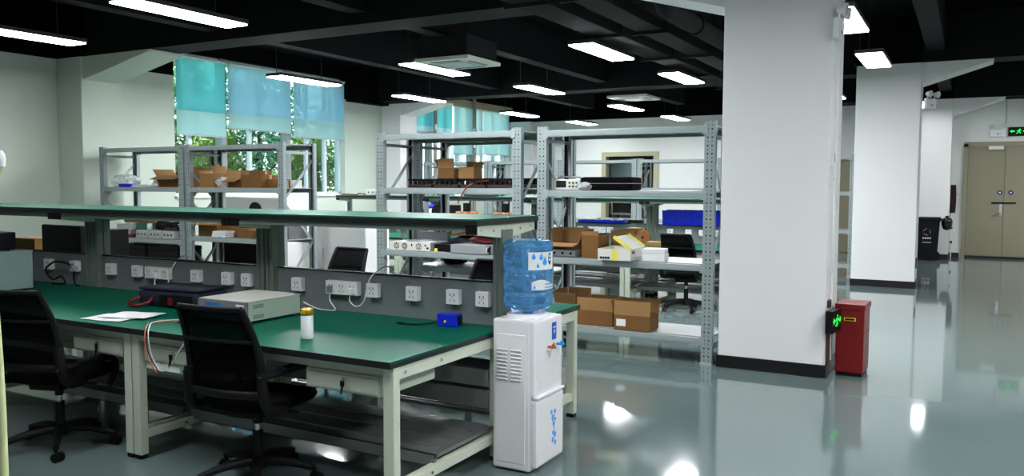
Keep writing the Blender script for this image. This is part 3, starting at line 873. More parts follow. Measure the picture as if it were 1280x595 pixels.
# ================================================================== OFFICE CHAIRS
def make_chair(label, loc, rotz, group='black mesh office chairs'):
    t = thing('office_chair', label, 'chair', loc, rotz, group)
    mb = MB()
    # seat cushion
    n = 10
    def seat_outline(s):
        pts = []
        for k in range(28):
            a = 2 * PI * k / 28
            x = 0.245 * s * math.copysign(abs(math.cos(a)) ** 0.55, math.cos(a))
            y = 0.24 * s * math.copysign(abs(math.sin(a)) ** 0.55, math.sin(a))
            pts.append((x * (1 + 0.05 * y / 0.24), y + 0.03))
        return pts
    vs = []; rings = [(0.93, 0.415), (1.0, 0.435), (1.0, 0.465), (0.94, 0.485), (0.6, 0.488), (0.2, 0.48)]
    for s, z in rings:
        for x, y in seat_outline(s):
            vs.append((x, y, z - (0.03 * max(0, (y - 0.12) / 0.12) ** 2 if z > 0.45 else 0)))
    fs = []
    for r in range(len(rings) - 1):
        for k in range(28): fs.append([r * 28 + k, r * 28 + (k + 1) % 28, (r + 1) * 28 + (k + 1) % 28, (r + 1) * 28 + k])
    mb.add(vs, fs, True); mb.add(vs, [list(range(28))[::-1], list(range(5 * 28, 6 * 28))])
    obj('seat', mb, 'black_fab', t)
    # backrest: curved mesh in a frame
    def bp(u, v):
        """u -1..1 across, v 0..1 up"""
        z = 0.525 + 0.435 * v
        hw = 0.215 + 0.012 * math.sin(PI * v * 0.8) - 0.035 * v
        y = -0.225 - 0.03 * math.sin(PI * v) * -1 - 0.115 * v - 0.035 * (1 - u * u) * (1 - 0.3 * v)
        return Vector((hw * u, y, z))
    nu, nv = 10, 12
    vs = [bp(-1 + 2 * i / nu, j / nv) for j in range(nv + 1) for i in range(nu + 1)]
    vs2 = [p + Vector((0, -0.006, 0)) for p in vs]
    fs = [[j * (nu + 1) + i, j * (nu + 1) + i + 1, (j + 1) * (nu + 1) + i + 1, (j + 1) * (nu + 1) + i] for j in range(nv) for i in range(nu)]
    obj('back_mesh', MB().add(vs, fs, True).add(vs2, [f[::-1] for f in fs], True), 'mesh_fab', t)
    mb = MB()
    for u in (-1, 1):
        mb.tube([bp(u, k / 8) for k in range(9)], [0.024, 0.014], 8, 2)
    mb.tube([bp(-1 + 2 * k / 8, 1) for k in range(9)], 0.014, 8, 2)
    mb.tube([bp(-1 + 2 * k / 8, 0) for k in range(9)], 0.024, 8, 2)
    mb.tube([bp(-1 + 2 * k / 8, 0.62) + Vector((0, -0.016, 0)) for k in range(9)], 0.010, 6, 2)
    for u in (-1, 1):
        mb.tube([bp(u, 0.28) + Vector((0, -0.01, 0)), bp(u, 0.02) + Vector((u * 0.012, -0.012, 0)), Vector((u * 0.235, -0.20, 0.44)), Vector((u * 0.22, -0.08, 0.42))], [0.026, 0.03], 8, 4)
    obj('back_frame', mb, 'black', t)
    for u in (-1, 1):
        a = obj('armrest', MB().tube([(u * 0.215, -0.27, 0.615), (u * 0.255, -0.15, 0.625), (u * 0.265, 0.08, 0.62), (u * 0.262, 0.15, 0.59), (u * 0.255, 0.165, 0.53), (u * 0.225, 0.14, 0.44)], 0.0165, 8, 4), 'black', t)
        obj('arm_pad', MB().box(u * 0.262 - 0.026, u * 0.262 + 0.026, -0.15, 0.10, 0.632, 0.650, bev=0.008), 'black', a)
    obj('tilt_mechanism', MB().box(-0.10, 0.10, -0.12, 0.12, 0.36, 0.414, bev=0.012).cyl((0.08, 0.0, 0.385), (0.24, 0.02, 0.385), 0.007, n=8), 'black', t)
    c = obj('gas_column', MB().cyl((0, 0, 0.08), (0, 0, 0.27), 0.028).cyl((0, 0, 0.31), (0, 0, 0.37), 0.024), 'black', t)
    obj('piston', MB().cyl((0, 0, 0.26), (0, 0, 0.325), 0.0145), 'chrome', c)
    mb = MB().cyl((0, 0, 0.075), (0, 0, 0.135), 0.045)
    for k in range(5):
        a = PI / 2 + 2 * PI * k / 5
        ca, sa = math.cos(a), math.sin(a)
        mb.tube([(0.03 * ca, 0.03 * sa, 0.115), (0.17 * ca, 0.17 * sa, 0.105), (0.30 * ca, 0.30 * sa, 0.075)], [0.029, 0.017], 8, 3)
    obj('star_base', mb, 'black', t)
    for k in range(5):
        a = PI / 2 + 2 * PI * k / 5
        x, y = 0.30 * math.cos(a), 0.30 * math.sin(a)
        b = a + 0.9
        ax = Vector((-math.sin(b), math.cos(b), 0))
        c0 = Vector((x, y, 0.027)) + Vector((math.cos(b), math.sin(b), 0)) * 0.012
        mb = MB().cyl(c0 - ax * 0.026, c0 - ax * 0.005, 0.0265, n=16).cyl(c0 + ax * 0.005, c0 + ax * 0.026, 0.0265, n=16).cyl(c0 - ax * 0.006, c0 + ax * 0.006, 0.012, n=8).cyl((x, y, 0.03), (x, y, 0.08), 0.010, n=8)
        obj('caster', mb, 'black', t)
    return t
ch0 = make_chair('black mesh office chair in front of the power supply, nearest the camera', (-3.20, 3.06, 0), math.radians(8))
c1_ = dup(ch0, (-4.64, 2.90, 0), math.radians(17), 'black mesh office chair at the left edge, in front of the papers bench')
for c_ in c1_.children:      # its arms are set lower, under the drawer
    if c_.name.startswith('armrest'): c_.location.z -= 0.095
dup(ch0, (-3.22, 5.16, 0), math.radians(172), 'black office chair behind the nearest bench, only seat and star base visible')
dup(ch0, (-4.95, 5.55, 0), math.radians(176), 'black mesh office chair behind the panel, its back showing left of the middle rack')
dup(ch0, (-3.02, 9.95, 0), math.radians(-6), 'black office chair seen through the right rack, at the bins bench')
dup(ch0, (-4.95, 12.75, 0), math.radians(170), 'black office chair far back, star base visible under the middle of the back benches')

# ================================================================== WATER DISPENSER AND BOTTLE
WC = (-2.105, 4.0)
t = thing('water_dispenser', 'white water dispenser standing at the end of the nearest bench', 'water dispenser', (WC[0], WC[1], 0))
hx, hy, hz = 0.125, 0.17, 0.83
obj('body', MB().box(-hx, hx - 0.02, -hy, hy, 0.012, hz, bev=0.012), 'white_gloss', t)
mb = MB()
mb.box(-hx + 0.02, hx - 0.05, -hy - 0.004, -hy + 0.002, 0.05, hz - 0.08, bev=0.003)
obj('side_panel', mb, 'white_gloss', t)
for k in range(2):
    mb = MB()
    for i in range(9):
        xa = -hx + 0.032 + k * 0.085
        z = 0.665 - i * 0.020
        mb.box(xa, xa + 0.062, -hy - 0.012, -hy - 0.003, z - 0.006, z + 0.004, rot=(0.6, 0, 0))
    obj('vent_louvres', mb, 'white', t)
obj('front_panel', MB().box(hx - 0.025, hx + 0.006, -hy, hy, 0.42, hz - 0.002, bev=0.012), 'white_gloss', t)
obj('alcove', MB().box(hx + 0.004, hx + 0.010, -hy + 0.04, hy - 0.04, 0.45, 0.62, bev=0.004), 'white', t)
obj('drip_tray', MB().box(hx - 0.01, hx + 0.026, -hy + 0.005, hy - 0.005, 0.408, 0.424, bev=0.008), 'white_gloss', t)
d = obj('door', MB().box(hx - 0.03, hx + 0.018, -hy + 0.002, hy - 0.002, 0.035, 0.402, bev=0.016), 'white_gloss', t)
mb = MB()
for (y, z, r) in ((0.03, 0.27, 0.022), (0.055, 0.30, 0.016), (0.01, 0.305, 0.015), (0.04, 0.235, 0.018), (0.06, 0.255, 0.012), (0.055, 0.17, 0.02), (0.03, 0.145, 0.018), (0.06, 0.125, 0.016), (0.03, 0.185, 0.012)):
    mb.prism([(y + r * math.cos(a * PI / 5) * (1 if a % 2 else 0.6), z + r * math.sin(a * PI / 5) * (1 if a % 2 else 0.6)) for a in range(10)], hx + 0.0175, hx + 0.0195, 'x')
mb.bar((hx + 0.0185, 0.035, 0.235), (hx + 0.0185, 0.05, 0.17), 0.004, 0.003)
f = obj('flower_print', mb, 'blue_drop', d)
l = obj('label_plate', MB().box(hx + 0.005, hx + 0.009, 0.035, 0.085, 0.70, 0.795), 'blue_lab', t)
obj('label_mark', MB().box(hx + 0.0085, hx + 0.0100, 0.045, 0.075, 0.765, 0.772).box(hx + 0.0085, hx + 0.0100, 0.055, 0.065, 0.735, 0.755), 'paper', l)
for y, m, nm in ((-0.02, 'orange', 'hot tap with orange lever'), (0.085, 'blue_drop', 'cold tap with blue lever')):
    b = obj('tap', MB().cyl((hx, y, 0.655), (hx + 0.035, y, 0.655), 0.012).cyl((hx + 0.03, y, 0.665), (hx + 0.03, y, 0.615), 0.011, 0.008), 'white', t)
    b['label'] = nm
    obj('tap_lever', MB().box(hx + 0.012, hx + 0.055, y - 0.013, y + 0.013, 0.667, 0.678, bev=0.003).prism([(hx + 0.03, 0.675), (hx + 0.055, 0.675), (hx + 0.045, 0.70)], y - 0.004, y + 0.004, 'y'), m, b)
obj('bottle_seat', MB().lathe([(0.118, hz - 0.003), (0.118, hz + 0.012), (0.10, hz + 0.022), (0.085, hz + 0.012)], n=36), 'white_gloss', t)
mb = MB()
for a in (-hx + 0.03, hx - 0.05):
    for b in (-hy + 0.03, hy - 0.03): mb.cyl((a, b, 0), (a, b, 0.014), 0.014, n=10)
obj('foot', mb, 'grey', t)
obj('power_cord', MB().tube([(-0.05, hy, 0.30), (-0.05, hy + 0.03, 0.30), (-0.06, hy + 0.035, 0.2), (-0.07, hy + 0.03, 0.02), (-0.07, hy + 0.1, 0.006)], 0.004, 6), 'cable_w', t)

t = thing('water_bottle', 'blue water bottle upside down on the white dispenser', 'bottle', (WC[0], WC[1], hz + 0.015))
prof = [(0.03, 0.0), (0.032, 0.02), (0.09, 0.022), (0.118, 0.034), (0.134, 0.055), (0.1375, 0.075), (0.1375, 0.122), (0.131, 0.128), (0.131, 0.136), (0.137, 0.142), (0.137, 0.228), (0.131, 0.234), (0.131, 0.242), (0.137, 0.248), (0.137, 0.36), (0.130, 0.366), (0.130, 0.372), (0.1385, 0.378), (0.1385, 0.395), (0.128, 0.414), (0.105, 0.424), (0.085, 0.423), (0.02, 0.414), (0.0005, 0.414)]
prof = [(r, z * 0.96) for r, z in prof]
obj('bottle_shell', MB().lathe(prof, n=48), 'bottle', t)
def patch(a0, a1, z0, z1, r, n=10, wave=0.0):
    vs = []
    for j in range(2):
        for i in range(n + 1):
            a = math.radians(a0 + (a1 - a0) * i / n)
            z = z0 if j == 0 else z1 + wave * math.sin(i / n * PI * 1.6)
            vs.append((r * math.cos(a), r * math.sin(a), z))
    return vs, [[i, i + 1, n + 2 + i, n + 1 + i] for i in range(n)]
def drop(a, z, s, r):
    vs = []; n = 14
    for k in range(n):
        q = 2 * PI * k / n
        rr = s * (1.0 if math.sin(q) < 0 else 1.0 + 1.2 * max(0, math.sin(q)) ** 4)
        xx = s * math.cos(q) * (1 - 0.5 * max(0, math.sin(q)) ** 2)
        ang = math.radians(a) + xx / r
        vs.append((r * math.cos(ang), r * math.sin(ang), z + rr * math.sin(q)))
    return vs, [list(range(n))]
L = obj('bottle_label', MB().add(*patch(-62, 10, 0.25, 0.345, 0.1390), True), 'white', t)
mb = MB().add(*drop(-50, 0.318, 0.012, 0.1396)).add(*drop(-32, 0.315, 0.013, 0.1396)).add(*drop(-22, 0.29, 0.016, 0.1396)).add(*drop(-40, 0.27, 0.009, 0.1396))
obj('drop_print', mb, 'blue_drop', L)
mb = MB().add([(0.1396 * math.cos(math.radians(-6) + 0.014 * math.cos(q * PI / 8) / 0.1396), 0.1396 * math.sin(math.radians(-6) + 0.014 * math.cos(q * PI / 8) / 0.1396), 0.308 + 0.034 * math.sin(q * PI / 8)) for q in range(16)], [list(range(16))])
obj('badge', mb, 'navy_lab', L)
mb = MB()
for z in (0.322, 0.303):
    mb.add(*patch(-9, -3, z - 0.006, z + 0.006, 0.1402, 3))
obj('badge_mark', mb, 'paper', L)
L = obj('bottle_label', MB().add(*patch(-54, 14, 0.142, 0.185, 0.1390, 12, 0.012), True), 'white', t)
L['label'] = 'lower label with a wavy top edge'
mb = MB()
for k in range(9): mb.add(*patch(-20 + k * 3.6, -17.8 + k * 3.6, 0.168, 0.176, 0.1396, 2))
obj('text_line', mb, 'grey', L)
mb = MB()
for k in range(9): mb.add(*patch(-22 + k * 3.6, -19.6 + k * 3.6, 0.150, 0.158, 0.1396, 2))
obj('text_line', mb, 'blue_drop', L)
obj('drop_print', MB().add(*drop(-48, 0.155, 0.007, 0.1396)), 'blue_drop', L)

# ================================================================== RED BOX, SIGNS AND LIGHTS ON THE PILLARS
t = thing('litter_bin', 'tall red metal bin with a yellow-rimmed slot beside the near pillar', 'bin', (-0.795, 7.28, 0), math.radians(-3))
w, d, h = 0.108, 0.14, 0.545
obj('bin_body', MB().box(-w, w, -d, d, 0.03, h, bev=0.006), 'red', t)
obj('bin_lid', MB().box(-w - 0.008, w + 0.008, -d - 0.012, d + 0.008, h - 0.0, h + 0.05, bev=0.008), 'red', t)
s = obj('slot_rim', MB().box(-0.045, 0.045, -d - 0.006, -d + 0.002, 0.455, 0.482, bev=0.004), 'yellow', t)
obj('slot', MB().box(-0.036, 0.036, -d - 0.008, -d - 0.002, 0.461, 0.476), 'black', s)
obj('door_seam', MB().box(w - 0.001, w + 0.002, -d + 0.01, d - 0.01, 0.36, 0.364), 'black', t)
obj('plinth', MB().box(-w + 0.008, w - 0.008, -d + 0.008, d - 0.008, 0.0, 0.032), 'black', t)

PXR = -0.965
def exit_marks(parent, flat, n=0):
    """running figure between two arrows, drawn in local x (across) and z"""
    mb = MB()
    def P(poly): mb.prism(poly, flat - 0.0015, flat, 'y')
    for s in (-1, 1):
        P([(s * 0.165, 0), (s * 0.125, 0.03), (s * 0.125, 0.012), (s * 0.075, 0.012), (s * 0.075, -0.012), (s * 0.125, -0.012), (s * 0.125, -0.03)])
    P([(0.018 + 0.012 * math.cos(k * PI / 4), 0.040 + 0.012 * math.sin(k * PI / 4)) for k in range(8)])
    P([(-0.018, 0.022), (0.012, 0.028), (0.020, 0.012), (0.004, -0.014), (-0.014, -0.010)])
    P([(0.012, 0.022), (0.044, 0.008), (0.042, 0.0), (0.010, 0.010)])
    P([(-0.016, 0.020), (-0.044, 0.008), (-0.042, 0.0), (-0.012, 0.010)])
    P([(0.004, -0.010), (0.036, -0.028), (0.030, -0.052), (0.022, -0.050), (0.024, -0.032), (-0.006, -0.018)])
    P([(-0.012, -0.010), (-0.026, -0.034), (-0.052, -0.036), (-0.052, -0.046), (-0.020, -0.046), (0.0, -0.016)])
    return obj('pictogram', mb, 'exit', parent)
# low exit sign on the near pillar's right face
t = thing('exit_sign', 'low green exit sign on the near pillar beside the red bin', 'exit sign', (PXR + 0.058, 7.02, 0.47), PI / 2)
t.rotation_euler = (0, 0, math.radians(83))
t.scale = (0.68, 1, 0.95)
b = obj('sign_box', MB().box(-0.19, 0.19, -0.022, 0.035, -0.10, 0.09, bev=0.006), 'black', t)
exit_marks(t, -0.0225)
t = thing('conduit', 'dark brown strip running down the right face of the near pillar under the exit sign', 'conduit', (PXR + 0.006, 7.07, 0.105))
obj('strip', MB().box(-0.006, 0.010, -0.06, 0.06, 0.0, 0.255, bev=0.003), 'brown', t)
obj('clip', MB().box(-0.006, 0.016, -0.05, 0.05, 0.46, 0.52, bev=0.004), 'brown', t)
t = thing('cable_duct', 'white vertical cable duct on the right face of the near pillar', 'cable duct', (PXR + 0.008, 7.22, 0.105))
obj('duct_strip', MB().box(-0.008, 0.010, -0.02, 0.02, 0.0, 2.55, bev=0.003), 'white', t)
obj('duct_cap', MB().box(-0.008, 0.014, -0.024, 0.024, 1.2, 1.24, bev=0.003), 'white', t)
t = thing('wall_switch', 'white wall switch box on the right face of the near pillar at head height', 'switch', (PXR + 0.012, 7.03, 1.77))
obj('switch_plate', MB().box(-0.012, 0.012, -0.05, 0.05, -0.07, 0.07, bev=0.005), 'white', t)
obj('rocker', MB().box(0.010, 0.017, -0.028, 0.028, -0.03, 0.04, bev=0.003), 'ltgrey', t)
t = thing('socket_box', 'small white socket box on the right face of the near pillar, under the switch', 'socket', (PXR + 0.012, 7.03, 1.60))
obj('socket_plate', MB().box(-0.012, 0.014, -0.045, 0.045, -0.045, 0.045, bev=0.005), 'white', t)
obj('pin_holes', MB().box(0.012, 0.0155, -0.018, -0.010, -0.01, 0.012).box(0.012, 0.0155, 0.010, 0.018, -0.01, 0.012), 'grey', t)
def emergency_light(label, loc, rotz, w=0.24, s=1.0):
    t = thing('emergency_light', label, 'emergency light', loc, rotz, 'twin-head emergency lights')
    b = obj('battery_box', MB().box(-w / 2, w / 2, -0.05, 0.0, -0.10, 0.06, bev=0.01), 'white', t)
    obj('indicator', MB().box(-0.02, 0.02, -0.053, -0.049, -0.05, -0.03).cyl((0.04, -0.053, -0.04), (0.04, -0.049, -0.04), 0.008), 'grey', b)
    for sx in (-1, 1):
        x = sx * w * 0.40
        h = obj('lamp_head', MB().cyl((sx * w * 0.33, -0.03, 0.055), (x, -0.045, 0.11), 0.010).cyl((x, -0.025, 0.125), (x, -0.085, 0.115), 0.026, 0.050, n=20).cyl((x, -0.085, 0.115), (x, -0.095, 0.113), 0.052, 0.050, n=20), 'white', t)
        obj('lens', MB().cyl((x, -0.094, 0.113), (x, -0.101, 0.112), 0.043, n=20), 'silver', h)
    return t
emergency_light('white emergency light high on the right face of the near pillar', (PXR + 0.003, 7.02, 2.80), PI / 2, 0.22)
emergency_light('white twin-head emergency light on the right edge of the middle pillar', (-0.56, 13.93, 2.80), PI / 2 - 0.5, 0.25)
emergency_light('white emergency light over the double door beside the exit sign', (0.52, DY - 0.005, 2.70), 0, 0.30)
t = thing('exit_sign', 'green running-man exit sign on black over the double door', 'exit sign', (0.90, DY - 0.03, 2.71))
obj('sign_box', MB().box(-0.19, 0.19, -0.02, 0.028, -0.10, 0.09, bev=0.005), 'black', t)
exit_marks(t, -0.0205)
t = thing('conduit', 'thin white conduit down the middle pillar to its emergency light', 'conduit', (-0.645, 13.90, 2.86))
obj('tube', MB().cyl((0, 0, 0), (0, 0, 0.52), 0.011, n=10), 'white', t)
obj('clip', MB().box(-0.016, 0.016, -0.014, 0.014, 0.25, 0.27), 'white', t)
t = thing('conduit', 'thin conduit down the far wall to the emergency light over the door', 'conduit', (0.66, DY - 0.015, 2.78))
obj('tube', MB().cyl((0, 0, 0), (0, 0, 0.60), 0.012, n=10), 'ltgrey', t)
obj('clip', MB().box(-0.018, 0.018, -0.014, 0.014, 0.3, 0.32), 'white', t)
t = thing('thermostat', 'small dark plate low on the right edge of the middle pillar', 'socket', (-0.652, 13.93, 0.30))
obj('plate', MB().box(-0.006, 0.008, -0.05, 0.05, 0, 0.16, bev=0.003), 'black', t)

# wheelie bin, mop
t = thing('wheelie_bin', 'black wheelie bin with a white recycling mark beside the double door', 'bin', (-0.70, 19.42, 0), 0.05)
vs = [(-0.20, -0.2, 0.04), (0.17, -0.2, 0.04), (0.17, 0.2, 0.04), (-0.20, 0.2, 0.04), (-0.26, -0.26, 0.84), (0.21, -0.26, 0.84), (0.21, 0.26, 0.84), (-0.26, 0.26, 0.84)]
obj('bin_body', MB().add(vs, [[3, 2, 1, 0], [4, 5, 6, 7], [0, 1, 5, 4], [1, 2, 6, 5], [2, 3, 7, 6], [3, 0, 4, 7]]), 'black', t)
obj('rim', MB().box(-0.275, 0.225, -0.275, 0.275, 0.82, 0.86, bev=0.01), 'black', t)
mb = MB().box(-0.28, 0.23, -0.28, 0.28, 0.86, 0.90, bev=0.015)
obj('bin_lid', mb, 'black', t)
obj('handle', MB().tube([(0.22, -0.2, 0.86), (0.26, -0.18, 0.85), (0.26, 0.18, 0.85), (0.22, 0.2, 0.86)], 0.018), 'black', t)
for y in (-0.19, 0.19):
    obj('wheel', MB().cyl((0.15, y - 0.03, 0.09), (0.15, y + 0.03, 0.09), 0.09, n=20), 'black', t)
mb = MB()
for k in range(3):
    a = PI / 2 + k * 2 * PI / 3; b = a + 2 * PI / 3 * 0.62
    mb.bar((-0.03 + 0.075 * math.cos(a), -0.251, 0.60 + 0.07 * math.sin(a)), (-0.03 + 0.075 * math.cos(b), -0.251, 0.60 + 0.07 * math.sin(b)), 0.004, 0.016, (0, 1, 0))
for k in range(4): mb.box(-0.105 + k * 0.042, -0.075 + k * 0.042, -0.245, -0.232, 0.455, 0.485)
mb.box(-0.11, 0.06, -0.235, -0.222, 0.375, 0.385)
obj('recycling_print', mb, 'paper', t)
t = thing('rubbish_bag', 'black rubbish bag bulging over the side of the wheelie bin', 'bag', (-0.355, 19.33, 0.66))
mb = MB().lathe([(0.02, -0.02), (0.07, 0.0), (0.10, 0.09), (0.105, 0.17), (0.085, 0.22), (0.03, 0.24)], n=14)
obj('bag_body', mb, 'black_gloss', t)
obj('knot', MB().lathe([(0.03, 0.235), (0.045, 0.26), (0.01, 0.28)], n=10), 'black_gloss', t)
t = thing('mop', 'dark mop hung head up on a white stick beside the double door', 'mop', (-0.285, DY - 0.06, 0))
obj('stick', MB().cyl((0, 0, 0.0), (0, 0, 1.0), 0.013, n=10), 'white', t)
obj('grip', MB().cyl((0, 0, 0.30), (0, 0, 0.36), 0.02, n=10).cyl((0, 0, 0.62), (0, 0, 0.66), 0.02, n=10), 'black', t)
mb = MB()
for k in range(16):
    a = k * 2.4; rr = 0.045 * math.sqrt((k + 0.5) / 16)
    mb.tube([(rr * math.cos(a), rr * 0.6 * math.sin(a), 0.97), (rr * 1.3 * math.cos(a), rr * 0.8 * math.sin(a), 1.25), (rr * math.cos(a), rr * 0.6 * math.sin(a), 1.58)], 0.022, 6, 3)
obj('mop_head', mb, 'mop', t)
obj('hook', MB().cyl((0.0, 0.06, 1.36), (0.12, 0.03, 1.36), 0.008, n=8), 'ltgrey', t)

# ================================================================== CARTONS AND GOODS
def carton(label, x, y, z, w, d, h, rot=0.0, flaps=None, m='card', fl=None, label_on=False, tape=True, group=None, name='carton', cat='box'):
    """x, y = centre of the footprint, z = what it stands on; flaps = outward tilt in degrees of (front, back, left, right), None = shut"""
    t = thing(name, label, cat, (x, y, z + 0.001), rot, group)
    a, b = w / 2, d / 2
    th = 0.005
    inn = 'card_in' if m in ('card', 'card_lt') else m
    if flaps is None:
        obj('carton_body', MB().box(-a, a, -b, b, 0, h, bev=0.004), m, t)
        if tape:
            obj('tape_strip', MB().box(-a - 0.001, a + 0.001, -0.02, 0.02, h - 0.05, h + 0.001), 'tape' if m != 'white' else 'paper', t)
    else:
        mb = MB()
        mb.box(-a, a, -b, -b + th, 0, h).box(-a, a, b - th, b, 0, h).box(-a, -a + th, -b + th, b - th, 0, h).box(a - th, a, -b + th, b - th, 0, h).box(-a + th, a - th, -b + th, b - th, 0, th)
        obj('carton_body', mb, m, t)
        for k, ang in enumerate(flaps):
            if ang is None: continue
            L = fl if fl else (d * 0.48 if k < 2 else d * 0.48)
            q = math.radians(ang)
            s_, c_ = math.sin(q) * L, math.cos(q) * L
            if k == 0: pts = [(-a, -b, h), (a, -b, h), (a, -b - s_, h + c_), (-a, -b - s_, h + c_)]
            elif k == 1: pts = [(a, b, h), (-a, b, h), (-a, b + s_, h + c_), (a, b + s_, h + c_)]
            elif k == 2: pts = [(-a, b, h), (-a, -b, h), (-a - s_, -b, h + c_), (-a - s_, b, h + c_)]
            else: pts = [(a, -b, h), (a, b, h), (a + s_, b, h + c_), (a + s_, -b, h + c_)]
            # inner face first, outer face offset outward
            obj('flap', MB().quad(pts, 0.004), [inn], t)
    if label_on:
        obj('paper_label', MB().box(-a + w * 0.07, -a + w * 0.33, -b - 0.0015, -b, h * 0.25, h * 0.72), 'paper', t)
    return t

# --- rack at the far left
ZA, ZA2 = 1.50, 0.78
def lumpy(mb, c, rx, ry, rz, seed, n=20, m=10, amp=0.16):
    r = random.Random(seed)
    ph = [r.uniform(0, 6.28) for _ in range(6)]
    vs = []
    for j in range(m + 1):
        th = PI * j / m
        for i in range(n):
            p = 2 * PI * i / n
            k = 1 + amp * math.sin(3 * p + ph[0] + 2 * th) * math.sin(2 * th + ph[1]) + amp * 0.8 * math.sin(7 * p + ph[2]) * math.sin(5 * th + ph[3])
            z = math.cos(th) * rz * k
            vs.append((c[0] + rx * k * math.sin(th) * math.cos(p), c[1] + ry * k * math.sin(th) * math.sin(p), max(c[2] - rz * 0.92, c[2] + z)))
    mb.add(vs, [[j * n + i, j * n + (i + 1) % n, (j + 1) * n + (i + 1) % n, (j + 1) * n + i] for j in range(m) for i in range(n)], False)
    return mb
def single(name, label, cat, mb, m, loc, rot=0.0, group=None, parts=()):
    t = thing(name, label, cat, loc, rot, group)
    for nm, b, mm in ((name + '_body', mb, m),) + tuple(parts):
        obj(nm, b, mm, t)
    return t
single('plastic_bag', 'clear crumpled plastic bag on the upper shelf of the far left rack', 'bag', lumpy(MB(), (0, 0, 0.085), 0.24, 0.17, 0.09, 4), 'bag', (-10.83, 7.90, ZA + 0.001))
single('pouch', 'flat blue pouch in front of the clear plastic bag', 'pouch', MB().box(-0.11, 0.11, -0.06, 0.06, 0, 0.05, bev=0.015), 'blue', (-10.66, 7.78, ZA + 0.001), 0.1)
t = single('panel_stack', 'white flat panels lying beside the blue pouch', 'panel', MB().box(-0.18, 0.18, -0.16, 0.16, 0, 0.02, bev=0.004).box(-0.17, 0.16, -0.15, 0.15, 0.021, 0.036, bev=0.004), 'white', (-10.34, 7.90, ZA + 0.001))
single('tape_roll', 'white paper roll standing left of the open carton on the far left rack', 'roll', MB().lathe([(0.035, 0), (0.075, 0), (0.078, 0.004), (0.078, 0.106), (0.075, 0.11), (0.035, 0.11), (0.035, 0.0)], n=24), 'paper', (-10.06, 7.86, ZA + 0.001))
carton('open brown carton on the upper shelf of the far left rack', -9.73, 7.92, ZA, 0.50, 0.34, 0.15, 0.0, (110, 15, 40, 10), fl=0.13)
single('paper_wad', 'small crumpled white paper in front of the open carton on the far left rack', 'paper', lumpy(MB(), (0, 0, 0.04), 0.05, 0.04, 0.042, 9, 12, 7, 0.2), 'paper', (-9.97, 7.73, ZA + 0.001))
def gear_box(label, x, y, z, w, d, h, m, rot=0.0, name='circuit_module', cat='circuit module', group=None, detail='fins'):
    t = thing(name, label, cat, (x, y, z + 0.001), rot, group)
    obj('housing', MB().box(-w / 2, w / 2, -d / 2, d / 2, 0, h, bev=0.005), m, t)
    if detail == 'fins':
        mb = MB()
        n = max(3, int(w / 0.06))
        for k in range(n):
            for yy in (-d / 2 + 0.01, d / 2 - 0.01): mb.box(-w / 2 + w * (k + 0.2) / n, -w / 2 + w * (k + 0.7) / n, yy - 0.01, yy + 0.01, h, h * 2.1)
        mb.box(-w / 2, w / 2, -d / 2, d / 2, h * 2.1, h * 2.1 + 0.012)
        for k in range(2 * n): mb.box(-w / 2 + w * (k + 0.2) / n / 2, -w / 2 + w * (k + 0.6) / n / 2, -d / 2, d / 2, h * 2.1 + 0.012, h * 2.1 + 0.022)
        obj('cooling_fins', mb, 'black', t)
        r = random.Random(int(abs(x * 1000)))
        mb = MB()
        cm = 'copper' if r.random() < 0.5 else 'ltgrey'
        for k in range(min(n, 6)): obj('coil', MB().cyl((-w / 2 + w * (k + 0.5) / n, -d * 0.2, h), (-w / 2 + w * (k + 0.5) / n, -d * 0.2, h * 1.8), 0.016, n=10), cm, t)
    elif detail == 'front':
        mb = MB()
        mb.box(-w / 2 + 0.02, w / 2 - 0.02, -d / 2 - 0.004, -d / 2, h * 0.15, h * 0.85)
        o = obj('front_plate', mb, 'ltgrey', t)
        mb = MB()
        for k in range(3): mb.cyl((-w * 0.28 + k * w * 0.28, -d / 2 - 0.012, h * 0.5), (-w * 0.28 + k * w * 0.28, -d / 2 - 0.003, h * 0.5), min(0.012, h * 0.2), n=10)
        obj('knobs', mb, 'black', o)
    return t
g = 'silver circuit modules on the far left rack'
for k, nm in enumerate(('left', 'middle', 'right')):
    gear_box('%s silver-green circuit module on the lower shelf of the far left rack' % nm, -10.23 + 0.275 * k, 7.86, ZA2, 0.255, 0.36, 0.115, 'silver', name='circuit_module', detail='front', group=g)
gear_box('grey instrument on the lower shelf of the far left rack, left of the silver modules', -10.72, 7.88, ZA2, 0.42, 0.34, 0.10, 'grey', name='instrument', cat='instrument', detail='front')
single('red_plug', 'small red plug lying in front of the grey instrument on the far left rack', 'plug', MB().box(-0.05, 0.05, -0.03, 0.03, 0, 0.05, bev=0.012), 'red2', (-10.48, 7.70, ZA2 + 0.001))
gear_box('pale flat case stacked on the grey instrument of the far left rack', -10.68, 7.88, ZA2 + 0.102, 0.34, 0.30, 0.085, 'ltgrey', name='flat_case', cat='case', detail='none')
gear_box('green circuit board lying on the left silver module', -10.27, 7.86, ZA2 + 0.118, 0.26, 0.28, 0.09, 'pcb', name='circuit_board', cat='circuit board', detail='none')
carton('flat brown carton on top of the pale case and green board, far left rack', -10.45, 7.90, ZA2 + 0.212, 0.52, 0.30, 0.055)
single('cable_coil', 'black coil of cable on the middle silver module', 'cable', MB().lathe([(0.05, 0.0), (0.10, 0.02), (0.11, 0.07), (0.09, 0.12), (0.05, 0.13), (0.04, 0.06), (0.05, 0.0)], n=20), 'black', (-9.98, 7.84, ZA2 + 0.118))
single('paper_roll', 'white roll between the green board and the black coil, far left rack', 'roll', MB().lathe([(0.02, 0), (0.035, 0), (0.035, 0.09), (0.02, 0.09), (0.02, 0)], n=16), 'paper', (-10.115, 7.72, ZA2 + 0.118))
